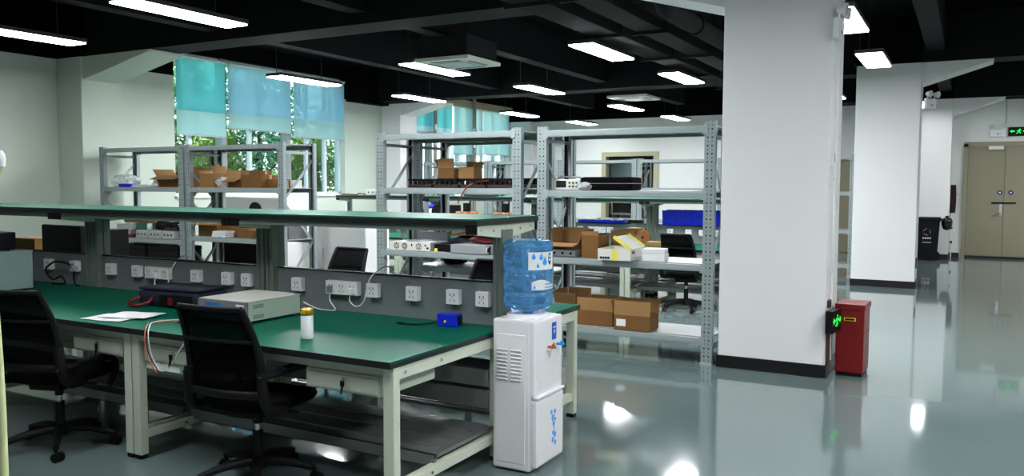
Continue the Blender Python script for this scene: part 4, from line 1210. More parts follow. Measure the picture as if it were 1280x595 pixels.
gear_box('dark circuit stack on the right silver module', -9.66, 7.86, ZA2 + 0.118, 0.26, 0.3, 0.045, 'pcb2', name='circuit_stack', cat='circuit stack')

# --- rack in front of the first window
ZB, ZB2, ZB3 = 1.50, 0.84, 0.215
carton('pale brown upright carton, leftmost on the upper shelf before the window', -9.02, 7.92, ZB, 0.28, 0.26, 0.19, 0.0, (None, None, 55, -30), 'card_lt', 0.12)
single('plastic_bag', 'crumpled white plastic bag between two cartons on the shelf before the window', 'bag', lumpy(MB(), (0, 0, 0.065), 0.09, 0.12, 0.07, 14), 'bag', (-8.765, 7.86, ZB + 0.001))
carton('brown carton with one flap hanging forward, right of the white plastic bag', -8.53, 7.98, ZB, 0.28, 0.30, 0.12, -0.12, (115, 60, 15, 10), fl=0.11)
carton('tall brown carton in the middle of the shelf before the window', -8.16, 7.93, ZB, 0.36, 0.32, 0.165)
carton('small brown box on top of the tall carton before the window', -8.13, 7.90, ZB + 0.168, 0.20, 0.2, 0.055)
carton('low brown box right of the tall carton before the window', -7.925, 8.00, ZB, 0.14, 0.3, 0.11)
t = carton('long white box with orange bands at the right end of the shelf before the window', -7.725, 8.02, ZB, 0.26, 0.16, 0.10, m='white', tape=False)
for k in range(2): obj('orange_band', MB().box(-0.03 + 0.08 * k, 0.0 + 0.08 * k, -0.082, 0.082, -0.0, 0.1015), 'orange', t)
g = 'cartons on the middle shelf before the window'
carton('brown carton with open flaps, leftmost on the middle shelf before the window', -8.98, 7.93, ZB2, 0.34, 0.36, 0.15, 0.03, (85, 40, 25, 30), fl=0.15, group=g)
carton('brown carton behind the white book stack, middle shelf before the window', -8.66, 8.02, ZB2, 0.30, 0.28, 0.17, group=g)
carton('long brown carton on top of the middle-shelf cartons before the window', -8.35, 8.03, ZB2 + 0.13, 0.52, 0.30, 0.10, group=g)
carton('brown printed carton at the right of the middle shelf before the window', -8.27, 7.98, ZB2, 0.34, 0.40, 0.125, group=g)
carton('wide open brown carton with crumpled flaps at the right end of the middle shelf', -7.93, 7.92, ZB2, 0.28, 0.36, 0.14, 0.0, (100, 30, None, 5), fl=0.14, group=g)
for k in range(3):
    single('book', ('bottom', 'middle', 'top')[k] + ' book of the white stack on the middle shelf before the window', 'book', MB().box(-0.11, 0.11, -0.09, 0.09, 0.0, 0.026, bev=0.003), 'offwhite', (-8.71 + 0.01 * k, 7.77, ZB2 + 0.001 + 0.028 * k), 0.05 * k, 'white books before the window', parts=(('page_block', MB().box(-0.105, 0.1125, -0.0925, 0.085, 0.005, 0.021), 'paper'),))
carton('pale carton standing low behind the panel, left of its twin', -9.0, 7.95, ZB3, 0.42, 0.36, 0.24, m='card_lt')
carton('pale carton standing low behind the panel, right of its twin', -8.50, 7.95, ZB3, 0.48, 0.36, 0.25, m='card_lt')

for k, (x, nm) in enumerate(((-10.55, 'left'), (-9.85, 'right'))):
    t = thing('equipment_case', nm + ' black equipment case on the bottom shelf of the far left rack', 'case', (x, 7.92, ZB3 + 0.001), 0, 'black equipment cases')
    obj('case_body', MB().box(-0.32, 0.32, -0.2, 0.2, 0, 0.40, bev=0.012), 'black', t)
    obj('case_lid', MB().box(-0.325, 0.325, -0.205, 0.205, 0.40, 0.46, bev=0.012), 'black', t)
    obj('handle', MB().tube([(-0.08, -0.205, 0.28), (-0.07, -0.235, 0.28), (0.07, -0.235, 0.28), (0.08, -0.205, 0.28)], 0.01, 8), 'grey', t)
t = thing('equipment_case', 'dark equipment case behind the two low pale cartons', 'case', (-8.70, 8.19, ZB3 + 0.001), 0, 'black equipment cases')
obj('case_body', MB().box(-0.42, 0.42, -0.045, 0.045, 0, 0.50, bev=0.01), 'black', t)
obj('case_lid', MB().box(-0.425, 0.425, -0.05, 0.05, 0.50, 0.54, bev=0.01), 'black', t)
gear_box('grey instrument at the right end of the middle shelf before the window', -7.68, 8.02, ZB2, 0.16, 0.34, 0.20, 'grey', name='instrument', cat='instrument', detail='none')
gear_box('black flat tray at the right end of the bottom shelf before the window', -7.85, 7.95, ZB3, 0.50, 0.40, 0.24, 'black', name='tray', cat='tray', detail='none')

# --- middle rack
ZM, ZM2 = 0.86, 1.515
t = thing('server', 'beige server with three round fans on the middle shelf of the middle rack', 'server', (-5.10, 7.27, ZM + 0.001))
obj('housing', MB().box(-0.245, 0.245, -0.24, 0.24, 0, 0.088, bev=0.003), 'silver', t)
fp = obj('front_plate', MB().box(-0.262, 0.262, -0.247, -0.239, 0.0, 0.09, bev=0.002), 'offwhite', t)
for fx in (-0.17, -0.065, 0.115):
    mb = MB()
    for k in range(8):
        a = 2 * PI * k / 8
        mb.prism([(fx + 0.008 * math.cos(a), 0.045 + 0.008 * math.sin(a)), (fx + 0.034 * math.cos(a - 0.22), 0.045 + 0.034 * math.sin(a - 0.22)), (fx + 0.035 * math.cos(a), 0.045 + 0.035 * math.sin(a)), (fx + 0.034 * math.cos(a + 0.22), 0.045 + 0.034 * math.sin(a + 0.22))], -0.2495, -0.2465, 'y')
    obj('fan', mb, 'black', fp)
obj('port', MB().box(0.02, 0.035, -0.2495, -0.2465, 0.045, 0.07).box(0.19, 0.21, -0.2495, -0.2465, 0.05, 0.065).box(0.215, 0.24, -0.2495, -0.2465, 0.02, 0.04), 'black', fp)
gear_box('dark power pack with a yellow knob beside the three-fan server', -4.72, 7.20, ZM, 0.22, 0.24, 0.075, 'black', name='power_pack', cat='power pack', detail='none')
o = single('yellow_knob', 'yellow knob cap in front of the dark power pack', 'knob', MB().lathe([(0.018, 0), (0.016, 0.03), (0.001, 0.032)], n=12), 'yellow', (-4.79, 7.055, ZM + 0.001))
t = thing('metal_case', 'flat silver metal case with a handle at the right end of the middle shelf', 'case', (-4.34, 7.20, ZM + 0.001))
obj('housing', MB().box(-0.235, 0.235, -0.20, 0.20, 0, 0.085, bev=0.003), 'silver', t)
obj('end_plate', MB().box(0.19, 0.238, -0.204, -0.198, 0.004, 0.081), 'black', t)
obj('handle', MB().tube([(0.215, -0.205, 0.015), (0.215, -0.235, 0.02), (0.215, -0.235, 0.065), (0.215, -0.205, 0.07)], 0.005, 6), 'offwhite', t)
single('red_pack', 'dark red cable pack lying on the silver metal case', 'pack', lumpy(MB(), (0, 0, 0.04), 0.19, 0.12, 0.042, 21), 'red2', (-4.28, 7.25, ZM + 0.087))
single('mailer', 'grey padded mailer on top of the dark red pack', 'mailer', MB().box(-0.17, 0.17, -0.12, 0.12, 0, 0.03, bev=0.012, rot=(0.0, 0.10, 0)), 'ltgrey', (-4.25, 7.22, ZM + 0.17), 0.1)
single('flattened_carton', 'flattened brown carton sheet on top of the grey mailer', 'cardboard', MB().box(-0.19, 0.19, -0.12, 0.12, 0, 0.012, rot=(0.05, 0.10, 0)), 'card_lt', (-4.32, 7.30, ZM + 0.225), 0.2)
single('bundle', 'dark blue cable bundle behind the power pack on the middle shelf', 'bundle', lumpy(MB(), (0, 0, 0.07), 0.22, 0.10, 0.075, 23), 'navy', (-4.66, 7.45, ZM + 0.001))
single('flattened_carton', 'brown cardboard sheet lying on the dark blue bundle', 'cardboard', MB().box(-0.18, 0.18, -0.10, 0.10, 0, 0.012, rot=(0.1, -0.06, 0)), 'card', (-4.64, 7.44, ZM + 0.165), -0.1)
gear_box('grey circuit tray at the back of the middle shelf behind the server', -5.15, 7.545, ZM, 0.40, 0.06, 0.17, 'grey', name='circuit_tray', cat='tray', detail='none')
g = 'dark finned circuit modules on the middle rack'
for k, nm in enumerate(('leftmost', 'second', 'third', 'rightmost')):
    gear_box(''  + nm + ' dark finned circuit module on the upper shelf of the middle rack', -5.16 + 0.335 * k, 7.42, ZM2, 0.30, 0.26, 0.035, 'pcb2', detail='fins', group=g)
carton('dark brown open carton on top of the finned modules of the middle rack', -4.84, 7.42, ZM2 + 0.0985, 0.20, 0.20, 0.11, 0.0, (5, None, 25, None), 'card', 0.10)
carton('pale brown carton with a torn top beside the dark brown one, middle rack', -4.60, 7.42, ZM2 + 0.0985, 0.18, 0.18, 0.12, 0.06, (None, 0, None, 35), 'card_lt', 0.06)
single('red_wire', 'dark red wire hanging over the upper shelf of the middle rack', 'wire', MB().tube([(0.13, 0.16, 0.07), (0.06, 0.02, 0.05), (0.0, -0.05, 0.0), (-0.06, -0.075, -0.1), (-0.09, -0.07, -0.16)], 0.006, 6), 'cable_r', (-4.37, 7.032, ZM2 + 0.008))

g = 'gear on the rack directly behind the middle rack'
for k, (x, w, nm) in enumerate(((-5.15, 0.34, 'left'), (-4.66, 0.40, 'middle'), (-4.15, 0.36, 'right'))):
    gear_box(nm + ' dark finned module on the rack directly behind the middle rack', x, 7.95, 1.11, w, 0.34, 0.04, 'pcb2', detail='fins', group=g)
    single('bundle', nm + ' dark cable bundle low on the rack directly behind the middle rack', 'bundle', lumpy(MB(), (0, 0, 0.09), w * 0.48, 0.16, 0.095, 51 + k), ('black_fab', 'navy', 'cable_r')[k], (x, 7.95, 0.641), group=g)
    gear_box(nm + ' grey power module on the upper shelf behind the middle rack', x, 8.0, 1.515, w, 0.3, 0.04, 'grey', detail='fins', group=g)

# --- rack beside the near pillar
ZR, ZR2, ZR3 = 0.235, 0.87, 1.50
t = thing('soft_case', 'long black soft case on the upper shelf of the rack beside the near pillar', 'case', (-2.95, 7.28, ZR3 + 0.001))
obj('case_body', MB().box(-0.26, 0.26, -0.14, 0.14, 0, 0.125, bev=0.03), 'black_fab', t)
obj('zip', MB().box(-0.262, 0.262, -0.142, 0.142, 0.062, 0.068), 'grey', t)
t = thing('oscilloscope', 'small pale oscilloscope left of the black soft case', 'oscilloscope', (-3.36, 7.23, ZR3 + 0.001), 0.12)
obj('housing', MB().box(-0.13, 0.13, -0.07, 0.10, 0, 0.105, bev=0.01), 'offwhite', t)
obj('screen', MB().box(-0.11, -0.01, -0.0725, -0.0695, 0.025, 0.09), 'screen', t)
mb = MB()
for i in range(3):
    for j in range(2): mb.cyl((0.025 + i * 0.035, -0.083, 0.035 + j * 0.035), (0.025 + i * 0.035, -0.069, 0.035 + j * 0.035), 0.010, n=10)
obj('knobs', mb, 'pcb', t)
obj('handle', MB().tube([(-0.11, 0.02, 0.10), (-0.10, 0.0, 0.125), (0.10, 0.0, 0.125), (0.11, 0.02, 0.10)], 0.007, 6), 'grey', t)
single('cable_bunch', 'pale bunch of cable between the oscilloscope and the black soft case', 'cable', lumpy(MB(), (0, 0, 0.035), 0.07, 0.05, 0.037, 31), 'ltgrey', (-3.15, 7.10, ZR3 + 0.001))
# white carton with the yellow stripe
t = thing('carton', 'open white carton with a yellow stripe on the rack beside the near pillar', 'box', (-2.78, 7.13, ZR2 + 0.001), math.radians(3))
w, d, h = 0.155, 0.21, 0.105
mb = MB().box(-w, w, -d, -d + 0.005, 0, h).box(-w, w, d - 0.005, d, 0, h).box(-w, -w + 0.005, -d, d, 0, h).box(w - 0.005, w, -d, d, 0, h).box(-w, w, -d, d, 0, 0.005)
obj('carton_body', mb, 'offwhite', t)
ld = obj('lid', MB().quad([(w, -d, h), (w, d, h), (w - 0.16, d, h + 0.11), (w - 0.16, -d, h + 0.11)], 0.005), 'offwhite', t)
obj('lid_rim', MB().bar((w - 0.16, -d, h + 0.11), (w, -d, h), 0.005, 0.03).bar((w - 0.16, d, h + 0.11), (w, d, h), 0.005, 0.03), 'lemon', ld)
obj('yellow_stripe', MB().box(-0.02, 0.03, -d - 0.0015, -d, 0, h), 'lemon', t)
mb = MB()
for k in range(4): mb.box(-0.135 + 0.024 * k, -0.115 + 0.024 * k, -d - 0.002, -d, 0.014, 0.034)
obj('front_icons', mb, 'black', t)
mb = MB().box(w, w + 0.0015, -0.17, -0.09, 0.064, 0.078).box(w, w + 0.0015, -0.175, -0.085, 0.082, 0.088).box(w, w + 0.0015, -0.12, 0.1, 0.018, 0.022)
obj('side_print', mb, 'black', t)
carton('small white carton, lower of the two stacked beside the open white carton', -2.45, 7.13, ZR2, 0.20, 0.17, 0.062, 0.1, m='white', tape=False)
carton('small white carton, upper of the two stacked beside the open white carton', -2.455, 7.13, ZR2 + 0.064, 0.20, 0.17, 0.045, 0.13, m='white', tape=False)
carton('tall narrow brown carton left of the open white carton', -3.07, 7.20, ZR2, 0.17, 0.26, 0.21, 0.0, (5, None, None, None), fl=0.04)
carton('brown carton behind the open white carton, with scraps in it', -2.86, 7.455, ZR2, 0.24, 0.18, 0.20, 0.0, (10, 10, None, 30), 'card_lt', 0.05)
gear_box('flat dark grey instrument left of the tall narrow carton', -3.33, 7.20, ZR2, 0.30, 0.34, 0.075, 'grey', name='instrument', cat='instrument', detail='front')
carton('shallow brown carton with a raised flap on the flat dark instrument', -3.33, 7.22, ZR2 + 0.077, 0.27, 0.26, 0.05, 0.0, (100, 0, 8, 20), 'card_lt', 0.14)
carton('open brown carton with a white label on the bottom shelf by the near pillar', -2.63, 7.14, ZR, 0.34, 0.27, 0.135, math.radians(2), (-8, 25, 15, 62), 'card', 0.13, label_on=True)
carton('open brown carton left of the labelled one on the bottom shelf', -3.02, 7.22, ZR, 0.36, 0.28, 0.14, 0.0, (-3, 30, 20, None), 'card', 0.12)
carton('brown carton at the left end of the bottom shelf, half behind the bench', -3.345, 7.30, ZR, 0.24, 0.30, 0.18, 0.0, (30, 10, 5, 5), 'card_lt', 0.12)

# ================================================================== ON THE FRONT BENCHES
ZT = 0.752
t = thing('power_supply', 'pale green bench power supply with a blue display on the nearest bench', 'power supply', (-3.755, 3.555, ZT), 0.0)
obj('housing', MB().box(-0.195, 0.195, -0.21, 0.21, 0.012, 0.124, bev=0.003), 'psu', t)
obj('lid', MB().box(-0.2, 0.2, -0.213, 0.218, 0.122, 0.129, bev=0.002), 'psu_top', t)
f = obj('front_plate', MB().box(-0.2, 0.2, -0.222, -0.209, 0.012, 0.126, bev=0.002), 'grey', t)
obj('display', MB().box(-0.14, -0.01, -0.2245, -0.2215, 0.06, 0.108), 'lcd', f)
mb = MB()
for k in range(4): mb.cyl((0.02 + k * 0.03, -0.235, 0.07), (0.02 + k * 0.03, -0.221, 0.07), 0.009, n=10)
obj('knobs', mb, 'black', f)
mb = MB()
for k in range(5): mb.box(0.115 + k * 0.013, 0.125 + k * 0.013, -0.2242, -0.2215, 0.098, 0.110)
obj('brand_print', mb, 'paper', f)
mb = MB()
for k in range(3):
    mb.box(0.1945, 0.1965, -0.17, -0.09, 0.085 + k * 0.008, 0.089 + k * 0.008).box(0.1945, 0.1965, -0.17, -0.09, 0.025 + k * 0.008, 0.029 + k * 0.008)
obj('side_vents', mb, 'dkgreen', t)
mb = MB()
for a in (-0.16, 0.16):
    for b in (-0.17, 0.17): mb.cyl((a, b, 0), (a, b, 0.013), 0.015, n=10)
obj('foot', mb, 'black', t)

t = thing('thermos', 'white thermos flask with a gold lid standing on the nearest bench', 'flask', (-2.97, 3.19, ZT))
obj('flask_body', MB().lathe([(0.029, 0), (0.032, 0.004), (0.0325, 0.02), (0.0325, 0.118), (0.030, 0.124)], n=28), 'white_gloss', t)
obj('lid', MB().lathe([(0.0305, 0.122), (0.0335, 0.124), (0.0335, 0.152), (0.031, 0.157), (0.001, 0.158)], n=28), 'brass', t)
obj('lid_badge', MB().box(-0.012, 0.012, -0.0345, -0.030, 0.132, 0.146, bev=0.003), 'yellow', t)
t = thing('adapter', 'bright blue power adapter with a yellow button on the nearest bench', 'adapter', (-2.545, 3.885, ZT), math.radians(8))
obj('adapter_body', MB().box(-0.062, 0.062, -0.04, 0.04, 0, 0.07, bev=0.006), 'blue', t)
obj('end_panel', MB().box(0.061, 0.064, -0.032, 0.032, 0.012, 0.058), 'black', t)
obj('yellow_button', MB().cyl((-0.01, -0.042, 0.03), (-0.01, -0.039, 0.03), 0.008, n=12), 'yellow', t)
tag(obj('cable', MB().tube([(-2.61, 3.90, ZT + 0.02), (-2.655, 3.87, ZT + 0.008), (-2.69, 3.82, ZT + 0.006), (-2.74, 3.79, ZT + 0.006), (-2.79, 3.78, ZT + 0.008)], 0.0045, 8).cyl((-2.79, 3.78, ZT + 0.008), (-2.83, 3.775, ZT + 0.009), 0.0075, n=10), 'black'), 'short black lead with a plug left of the blue adapter', 'cable')
# paper sheets
def sheet(label, x, y, z, rot):
    n = 8
    vs = [(-0.15 + 0.30 * i / n, -0.105 + 0.21 * j / 4, 0.004 + 0.003 * math.sin(i * 1.1) * (1 if j % 2 else 0.5)) for j in range(5) for i in range(n + 1)]
    fs = [[j * (n + 1) + i, j * (n + 1) + i + 1, (j + 1) * (n + 1) + i + 1, (j + 1) * (n + 1) + i] for j in range(4) for i in range(n)]
    mb = MB().add(vs, fs, True).add([(a, b, c - 0.002) for a, b, c in vs], [f[::-1] for f in fs], True)
    o = obj('paper_sheet', mb, 'paper', None, (x, y, z), rot)
    return tag(o, label, 'paper', 'paper sheets on the bench')
sheet('white paper sheet lying on the bench at the front edge, left of the leads', -4.42, 3.11, ZT, 0.15)
sheet('white paper sheet overlapping the front one, nearer the tool bag', -4.36, 3.20, ZT + 0.008, 0.28)
# tool bag
t = thing('tool_bag', 'dark navy tool bag with red handles lying on the papers bench', 'bag', (-4.50, 3.68, ZT), 0.12)
obj('bag_body', MB().box(-0.26, 0.26, -0.14, 0.14, 0, 0.11, bev=0.04), 'navy', t)
obj('lid_flap', MB().box(-0.25, 0.25, -0.135, 0.135, 0.108, 0.125, bev=0.008), 'navy', t)
obj('handle', MB().tube([(-0.24, -0.12, 0.06), (-0.27, -0.19, 0.03), (-0.20, -0.22, 0.014), (-0.14, -0.16, 0.03), (-0.13, -0.14, 0.06)], 0.012, 8), 'red2', t)
obj('pocket', MB().box(-0.06, 0.20, -0.155, -0.138, 0.01, 0.085, bev=0.01), 'black', t)
obj('strap', MB().box(0.02, 0.06, -0.163, -0.153, 0.02, 0.07, bev=0.004), 'red2', t)
# test leads
for (dx, dy, mm, lab_) in ((0, 0, 'cable_w', 'white test lead with a red clip looping over the front edge of the bench'), (0.03, -0.045, 'orange', 'orange test lead with a red clip beside the white one'), (-0.035, 0.01, 'navy_lab', 'dark blue test lead hanging over the front edge of the bench')):
    t = thing('test_lead', lab_, 'cable', (-3.96 + dx, 3.22 + dy, ZT + 0.006), 0, 'test leads on the bench')
    pts = [(0.0, 0, 0.004), (-0.08, -0.01, 0.0), (-0.10, -0.11, 0.0), (0.06, -0.26, 0.012), (0.12, -0.315, -0.03), (0.15, -0.32, -0.13), (0.22, -0.32, -0.205)]
    if mm == 'cable_w': pts += [(0.31, -0.33, -0.17), (0.38, -0.32, -0.07), (0.43, -0.28, 0.012), (0.46, -0.22, 0.002)]
    obj('wire', MB().tube(pts, 0.003, 8, 5), mm, t)
    obj('clip', MB().cyl((0, 0, 0.004), (0.045, 0.004, 0.006), 0.008, 0.010, n=10).box(0.045, 0.10, -0.008, 0.012, 0.0, 0.014, bev=0.003), 'red2', t)
    obj('clip_jaw', MB().box(0.10, 0.125, -0.004, 0.008, 0.002, 0.010, bev=0.002), 'chrome', t)
# cables at the sockets
def cable(label, pts, m='cable_w', r=0.004, plug=None):
    t = thing('mains_lead', label, 'cable', pts[0], 0, 'cords plugged into the bench sockets')
    q = [Vector(p) - Vector(pts[0]) for p in pts]
    obj('cord', MB().tube(q, r, 8, 5), m, t)
    if plug: obj('plug', MB().box(-0.016, 0.016, -0.022, 0.016, -0.02, 0.022, bev=0.005), plug, t)
    return t
yb = 3.935
cable('white cord looping from the triple socket up over the panel, on the nearest bench', [(-3.334, 3.980, 0.885), (-3.339, 3.965, 0.83), (-3.290, 3.970, 0.795), (-3.235, 3.975, 0.83), (-3.215, 3.980, 0.91), (-3.190, 4.000, 0.99), (-3.131, 4.065, 1.045), (-3.071, 4.065, 1.01), (-3.041, 4.075, 0.98)], plug='white')
cable('white cord with a dark plug running from the triple socket to the power supply', [(-3.505, 3.980, 0.89), (-3.499, 3.965, 0.82), (-3.459, 3.970, 0.765), (-3.510, 3.960, 0.757), (-3.629, 3.980, 0.758), (-3.728, 3.975, 0.79)], plug='grey')
cable('white cord looping at the row of four sockets over the panel, papers bench', [(-5.159, 3.980, 0.885), (-5.154, 3.965, 0.82), (-5.104, 3.970, 0.775), (-5.034, 3.975, 0.81), (-5.015, 3.990, 0.92), (-4.995, 4.030, 0.99), (-4.954, 4.065, 1.03), (-4.905, 4.065, 1.0)], plug='white')
cable('thick black cord hanging from the leftmost sockets behind the grey-green case', [(-6.141, 3.985, 0.90), (-6.181, 3.940, 0.93), (-6.301, 3.930, 0.93), (-6.431, 3.940, 0.86), (-6.340, 3.940, 0.79), (-6.231, 3.940, 0.82), (-6.201, 3.950, 0.765), (-6.330, 3.930, 0.76)], 'black', 0.008, 'grey')
cable('black cord dropping straight from the plug left of the first upright', [(-6.111, 3.980, 0.885), (-6.111, 3.965, 0.83), (-6.101, 3.970, 0.765), (-6.031, 3.960, 0.757)], 'black', 0.006, 'ltgrey')
# grey-green case and the devices at the left edge
t = thing('instrument_case', 'grey-green metal case at the left edge of the front benches', 'case', (-6.455, 3.45, ZT))
obj('case_body', MB().box(-0.31, 0.31, -0.22, 0.22, 0.012, 0.295, bev=0.008), 'case', t)
obj('top_lip', MB().box(-0.313, 0.313, -0.223, 0.223, 0.286, 0.297, bev=0.003), 'case', t)
mb = MB()
for a in (-0.26, 0.26):
    for b in (-0.18, 0.18): mb.cyl((a, b, 0), (a, b, 0.013), 0.018, n=10)
obj('foot', mb, 'black', t)
t = thing('recorder', 'dark box-shaped device standing on the grey-green case', 'device', (-6.51, 3.44, ZT + 0.298))
obj('housing', MB().box(-0.28, 0.28, -0.16, 0.16, 0.008, 0.135, bev=0.008), 'black', t)
obj('front_trim', MB().box(-0.27, 0.27, -0.164, -0.159, 0.02, 0.03), 'grey', t)
mb = MB()
for a in (-0.24, 0.24):
    for b in (-0.12, 0.12): mb.cyl((a, b, 0), (a, b, 0.009), 0.012, n=10)
obj('foot', mb, 'black', t)
t = thing('monitor', 'black monitor behind the panel near the first upright', 'monitor', (-6.83, 4.36, ZT))
obj('casing', MB().box(-0.28, 0.27, -0.03, 0.02, 0.16, 0.44, bev=0.012), 'black', t)
obj('stand', MB().box(-0.14, 0.14, -0.10, 0.10, 0, 0.015, bev=0.004).box(-0.03, 0.03, 0.015, 0.04, 0.0, 0.3), 'black', t)
carton('brown carton behind the panel between the dark device and the monitor', -7.62, 4.62, ZT, 0.34, 0.3, 0.29)
t = thing('computer_tower', 'black computer tower behind the panel under the far left rack shelf', 'computer', (-6.55, 4.62, ZT))
obj('tower_case', MB().box(-0.085, 0.085, -0.10, 0.10, 0.012, 0.40, bev=0.006), 'black', t)
obj('side_edge', MB().box(-0.092, -0.085, -0.103, 0.095, 0.014, 0.395), 'card', t)
obj('foot', MB().box(-0.08, 0.08, -0.09, -0.06, 0, 0.013).box(-0.08, 0.08, 0.06, 0.09, 0, 0.013), 'grey', t)
# curved pole at the very left edge
t = thing('pole', 'pale green bowed pole close to the camera at the left edge of the picture', 'pole', (-1.36, 0.75, 0.0))
obj('tube', MB().tube([(0, 0, 0.012), (0.004, 0, 0.5), (0.002, 0, 1.07), (0.0, 0, 1.23), (-0.008, 0, 1.36), (-0.010, 0, 1.46), (0.005, 0, 1.54), (0.022, 0, 1.585)], 0.0085, 14, 6), 'pole', t)
obj('end_cap', MB().lathe([(0.0086, -0.012), (0.0095, 0.0), (0.0085, 0.008), (0.005, 0.013), (0.0005, 0.0145)], (0.0235, 0, 1.588), 16), 'white', t)
obj('base_plate', MB().lathe([(0.15, 0.0), (0.15, 0.008), (0.14, 0.014), (0.02, 0.016), (0.012, 0.03)], n=32), 'pole', t)

# ================================================================== BACKGROUND GOODS
t0 = None
bins_ = [(-3.60, 'blue parts bin on the back benches, leftmost'), (-3.375, 'blue parts bin on the back benches, second from the left'), (-3.15, 'blue parts bin on the back benches, third from the left'), (-2.925, 'blue parts bin on the back benches next to the near pillar')]
def parts_bin(label, x, y, z):
    t = thing('parts_bin', label, 'bin', (x, y, z), 0, 'blue parts bins')
    mb = MB().box(-0.108, 0.108, -0.10, -0.094, 0.0, 0.20, rot=(0.12, 0, 0)).box(-0.108, 0.108, 0.094, 0.10, 0, 0.205).box(-0.108, -0.102, -0.095, 0.095, 0, 0.19).box(0.102, 0.108, -0.095, 0.095, 0, 0.19).box(-0.108, 0.108, -0.095, 0.095, 0, 0.006)
    obj('bin_body', mb, 'blue', t)
    obj('label_slot', MB().box(-0.06, 0.06, -0.112, -0.098, 0.03, 0.075, bev=0.003), 'blue', t)
    return t
for x, l_ in bins_: parts_bin(l_, x, R2Y + BD + 0.025, 1.0045)
t = thing('tray', 'long shallow blue tray on top of the back bench panel', 'tray', (-4.64, R2Y + BD + 0.02, 1.0045))
obj('tray_body', MB().box(-0.36, 0.36, -0.08, 0.08, 0, 0.006).box(-0.36, 0.36, -0.08, -0.074, 0, 0.04).box(-0.36, 0.36, 0.074, 0.08, 0, 0.04).box(-0.36, -0.354, -0.08, 0.08, 0, 0.04).box(0.354, 0.36, -0.08, 0.08, 0, 0.04), 'blue', t)
obj('rim', MB().box(-0.365, 0.365, -0.086, -0.079, 0.032, 0.042), 'blue', t)
for k, (x, s) in enumerate(((-4.70, 0.05), (-4.45, 0.06))):
    single('crumpled_wrap', ('left', 'right')[k] + ' white crumpled wrap in the long blue tray', 'wrap', lumpy(MB(), (0, 0, 0.03), s, 0.05, 0.032, 41 + k, 12, 7, 0.2), 'paper', (x, R2Y + BD + 0.02, 1.011), group='wraps in the blue tray')
ZT2 = 0.752
carton('brown box with a round brown disc on the back bench, left of the office chair', -3.92, 10.62, ZT2, 0.20, 0.2, 0.22)
single('disc', 'dark brown disc leaning on the brown box on the back bench', 'disc', MB().cyl((0, -0.012, 0.10), (0, 0.012, 0.10), 0.10, n=24), 'copper', (-3.79, 10.49, ZT2 + 0.002), 0, parts=(('hub', MB().cyl((0, -0.02, 0.10), (0, 0.0, 0.10), 0.02, n=12), 'black'),))
carton('light brown shallow carton on the back bench beside the dark disc', -3.55, 10.35, ZT2, 0.22, 0.2, 0.06, m='card_lt')
# instruments on the back benches, seen through and beside the middle rack
def coil_unit(label, x, y, group='copper coil units'):
    t = thing('coil_unit', label, 'coil', (x, y, ZT2 + 0.001), 0, group)
    obj('base', MB().box(-0.20, 0.20, -0.12, 0.12, 0, 0.30, bev=0.006), 'grey', t)
    for k in range(3):
        obj('coil', MB().lathe([(0.03, 0.30), (0.058, 0.305), (0.06, 0.39), (0.03, 0.395)], (-0.13 + 0.13 * k, 0, 0), 16), 'copper', t)
    obj('core', MB().box(-0.035, 0.035, -0.05, 0.05, 0.30, 0.52, bev=0.005).cyl((0.05, 0, 0.3), (0.06, 0, 0.56), 0.012), 'black', t)
    return t
coil_unit('copper coil unit on the back bench, seen right of centre through the middle rack', -6.62, 10.58)
coil_unit('copper coil unit on the back bench, seen at the gap right of the middle rack', -5.95, 10.58)
t = thing('speaker', 'black round-coned speaker on the back bench through the middle rack', 'speaker', (-7.10, 10.8, ZT2 + 0.001), 0.1)
obj('cabinet', MB().box(-0.12, 0.16, -0.13, 0.13, 0, 0.48, bev=0.01), 'black', t)
obj('cone', MB().cyl((-0.10, -0.16, 0.38), (-0.10, -0.13, 0.38), 0.11, 0.08, n=24), 'black_gloss', t)
obj('badge', MB().box(0.02, 0.08, -0.135, -0.129, 0.36, 0.375), 'paper', t)
for k, (x, l_) in enumerate(((-7.62, 'blue-topped flask on the back bench, left one behind the middle rack'), (-7.36, 'blue-topped flask on the back bench, right one behind the middle rack'))):
    t = thing('flask', l_, 'flask', (x, 10.75, ZT2 + 0.001), 0, 'blue-topped flasks')
    obj('flask_body', MB().lathe([(0.06, 0), (0.065, 0.01), (0.065, 0.38), (0.05, 0.43)], n=20), 'white', t)
    obj('cap', MB().lathe([(0.052, 0.425), (0.06, 0.43), (0.06, 0.47), (0.03, 0.49), (0.001, 0.492)], n=20), 'blue', t)
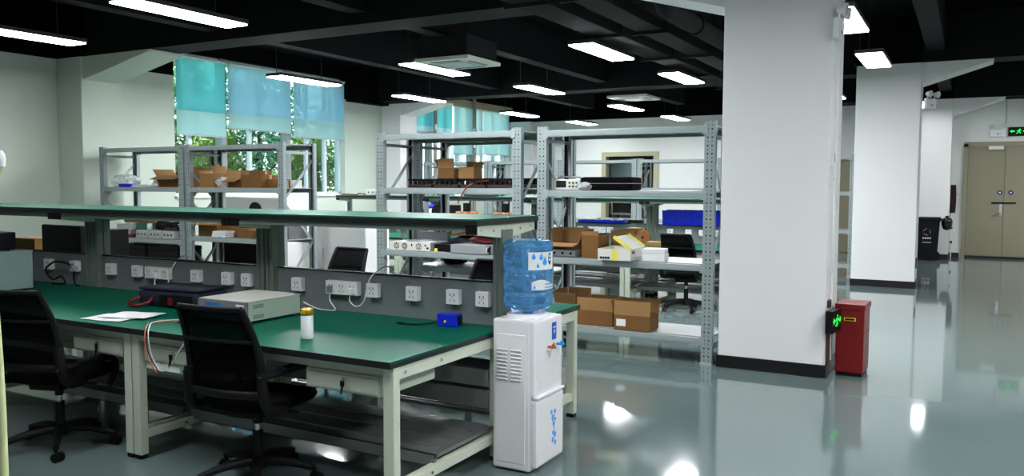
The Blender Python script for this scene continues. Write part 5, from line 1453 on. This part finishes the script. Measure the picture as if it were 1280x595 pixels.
gear_box('pale grey instrument on the upper shelf of the back benches, left of the middle rack', -8.62, R2Y + 0.90, 1.3695, 0.30, 0.20, 0.10, 'ltgrey', name='instrument', cat='instrument', detail='front')
tag(obj('cable', MB().tube([(-9.35, 10.92, 1.377), (-9.2, 10.88, 1.385), (-9.05, 10.95, 1.378), (-8.95, 10.90, 1.40), (-8.84, 10.95, 1.378)], 0.012, 8), 'cable_r'), 'dark red cable lying on the upper shelf of the back benches', 'cable')
gear_box('dark finned circuit module on the upper shelf of the back benches behind the middle rack', -6.60, R2Y + 0.90, 1.3695, 0.5, 0.18, 0.03, 'pcb2', detail='fins')
gear_box('small white instrument on the upper shelf of the back benches behind the middle rack', -7.15, R2Y + 0.90, 1.3695, 0.3, 0.18, 0.06, 'white', name='instrument', cat='instrument', detail='front')
# white machine and cupboard at the left back
t = thing('test_machine', 'white floor-standing test machine with a dark round port, behind the window rack', 'machine', (-10.15, 9.95, 0))
obj('machine_body', MB().box(-0.72, 0.65, -0.3, 0.35, 0.03, 1.34, bev=0.03), 'white', t)
obj('sloped_hood', MB().prism([(-0.30, 1.335), (0.35, 1.335), (0.35, 1.40), (-0.22, 1.40)], -0.70, 0.63, 'x'), 'white', t)
obj('round_port', MB().cyl((0.10, -0.325, 1.13), (0.10, -0.29, 1.13), 0.13, n=28), 'black', t)
obj('slot_opening', MB().box(0.10, 0.6, -0.31, -0.295, 1.03, 1.10), 'black', t)
mb = MB()
for a in (-0.6, 0.55):
    for b in (-0.22, 0.27): mb.cyl((a, b, 0), (a, b, 0.035), 0.03, n=10)
obj('foot', mb, 'black', t)
t = thing('cupboard', 'white cupboard with one door, seen between the front panel and the shelf', 'cupboard', (-7.42, 8.88, 0))
obj('carcass', MB().box(-0.46, 0.42, -0.22, 0.28, 0.05, 0.985, bev=0.005), 'white', t)
d = obj('door', MB().box(-0.34, 0.415, -0.236, -0.219, 0.07, 0.95, bev=0.004), 'white', t)
obj('door_handle', MB().box(-0.31, -0.295, -0.255, -0.235, 0.55, 0.68, bev=0.003), 'silver', d)
obj('plinth', MB().box(-0.44, 0.40, -0.19, 0.26, 0, 0.05), 'grey', t)
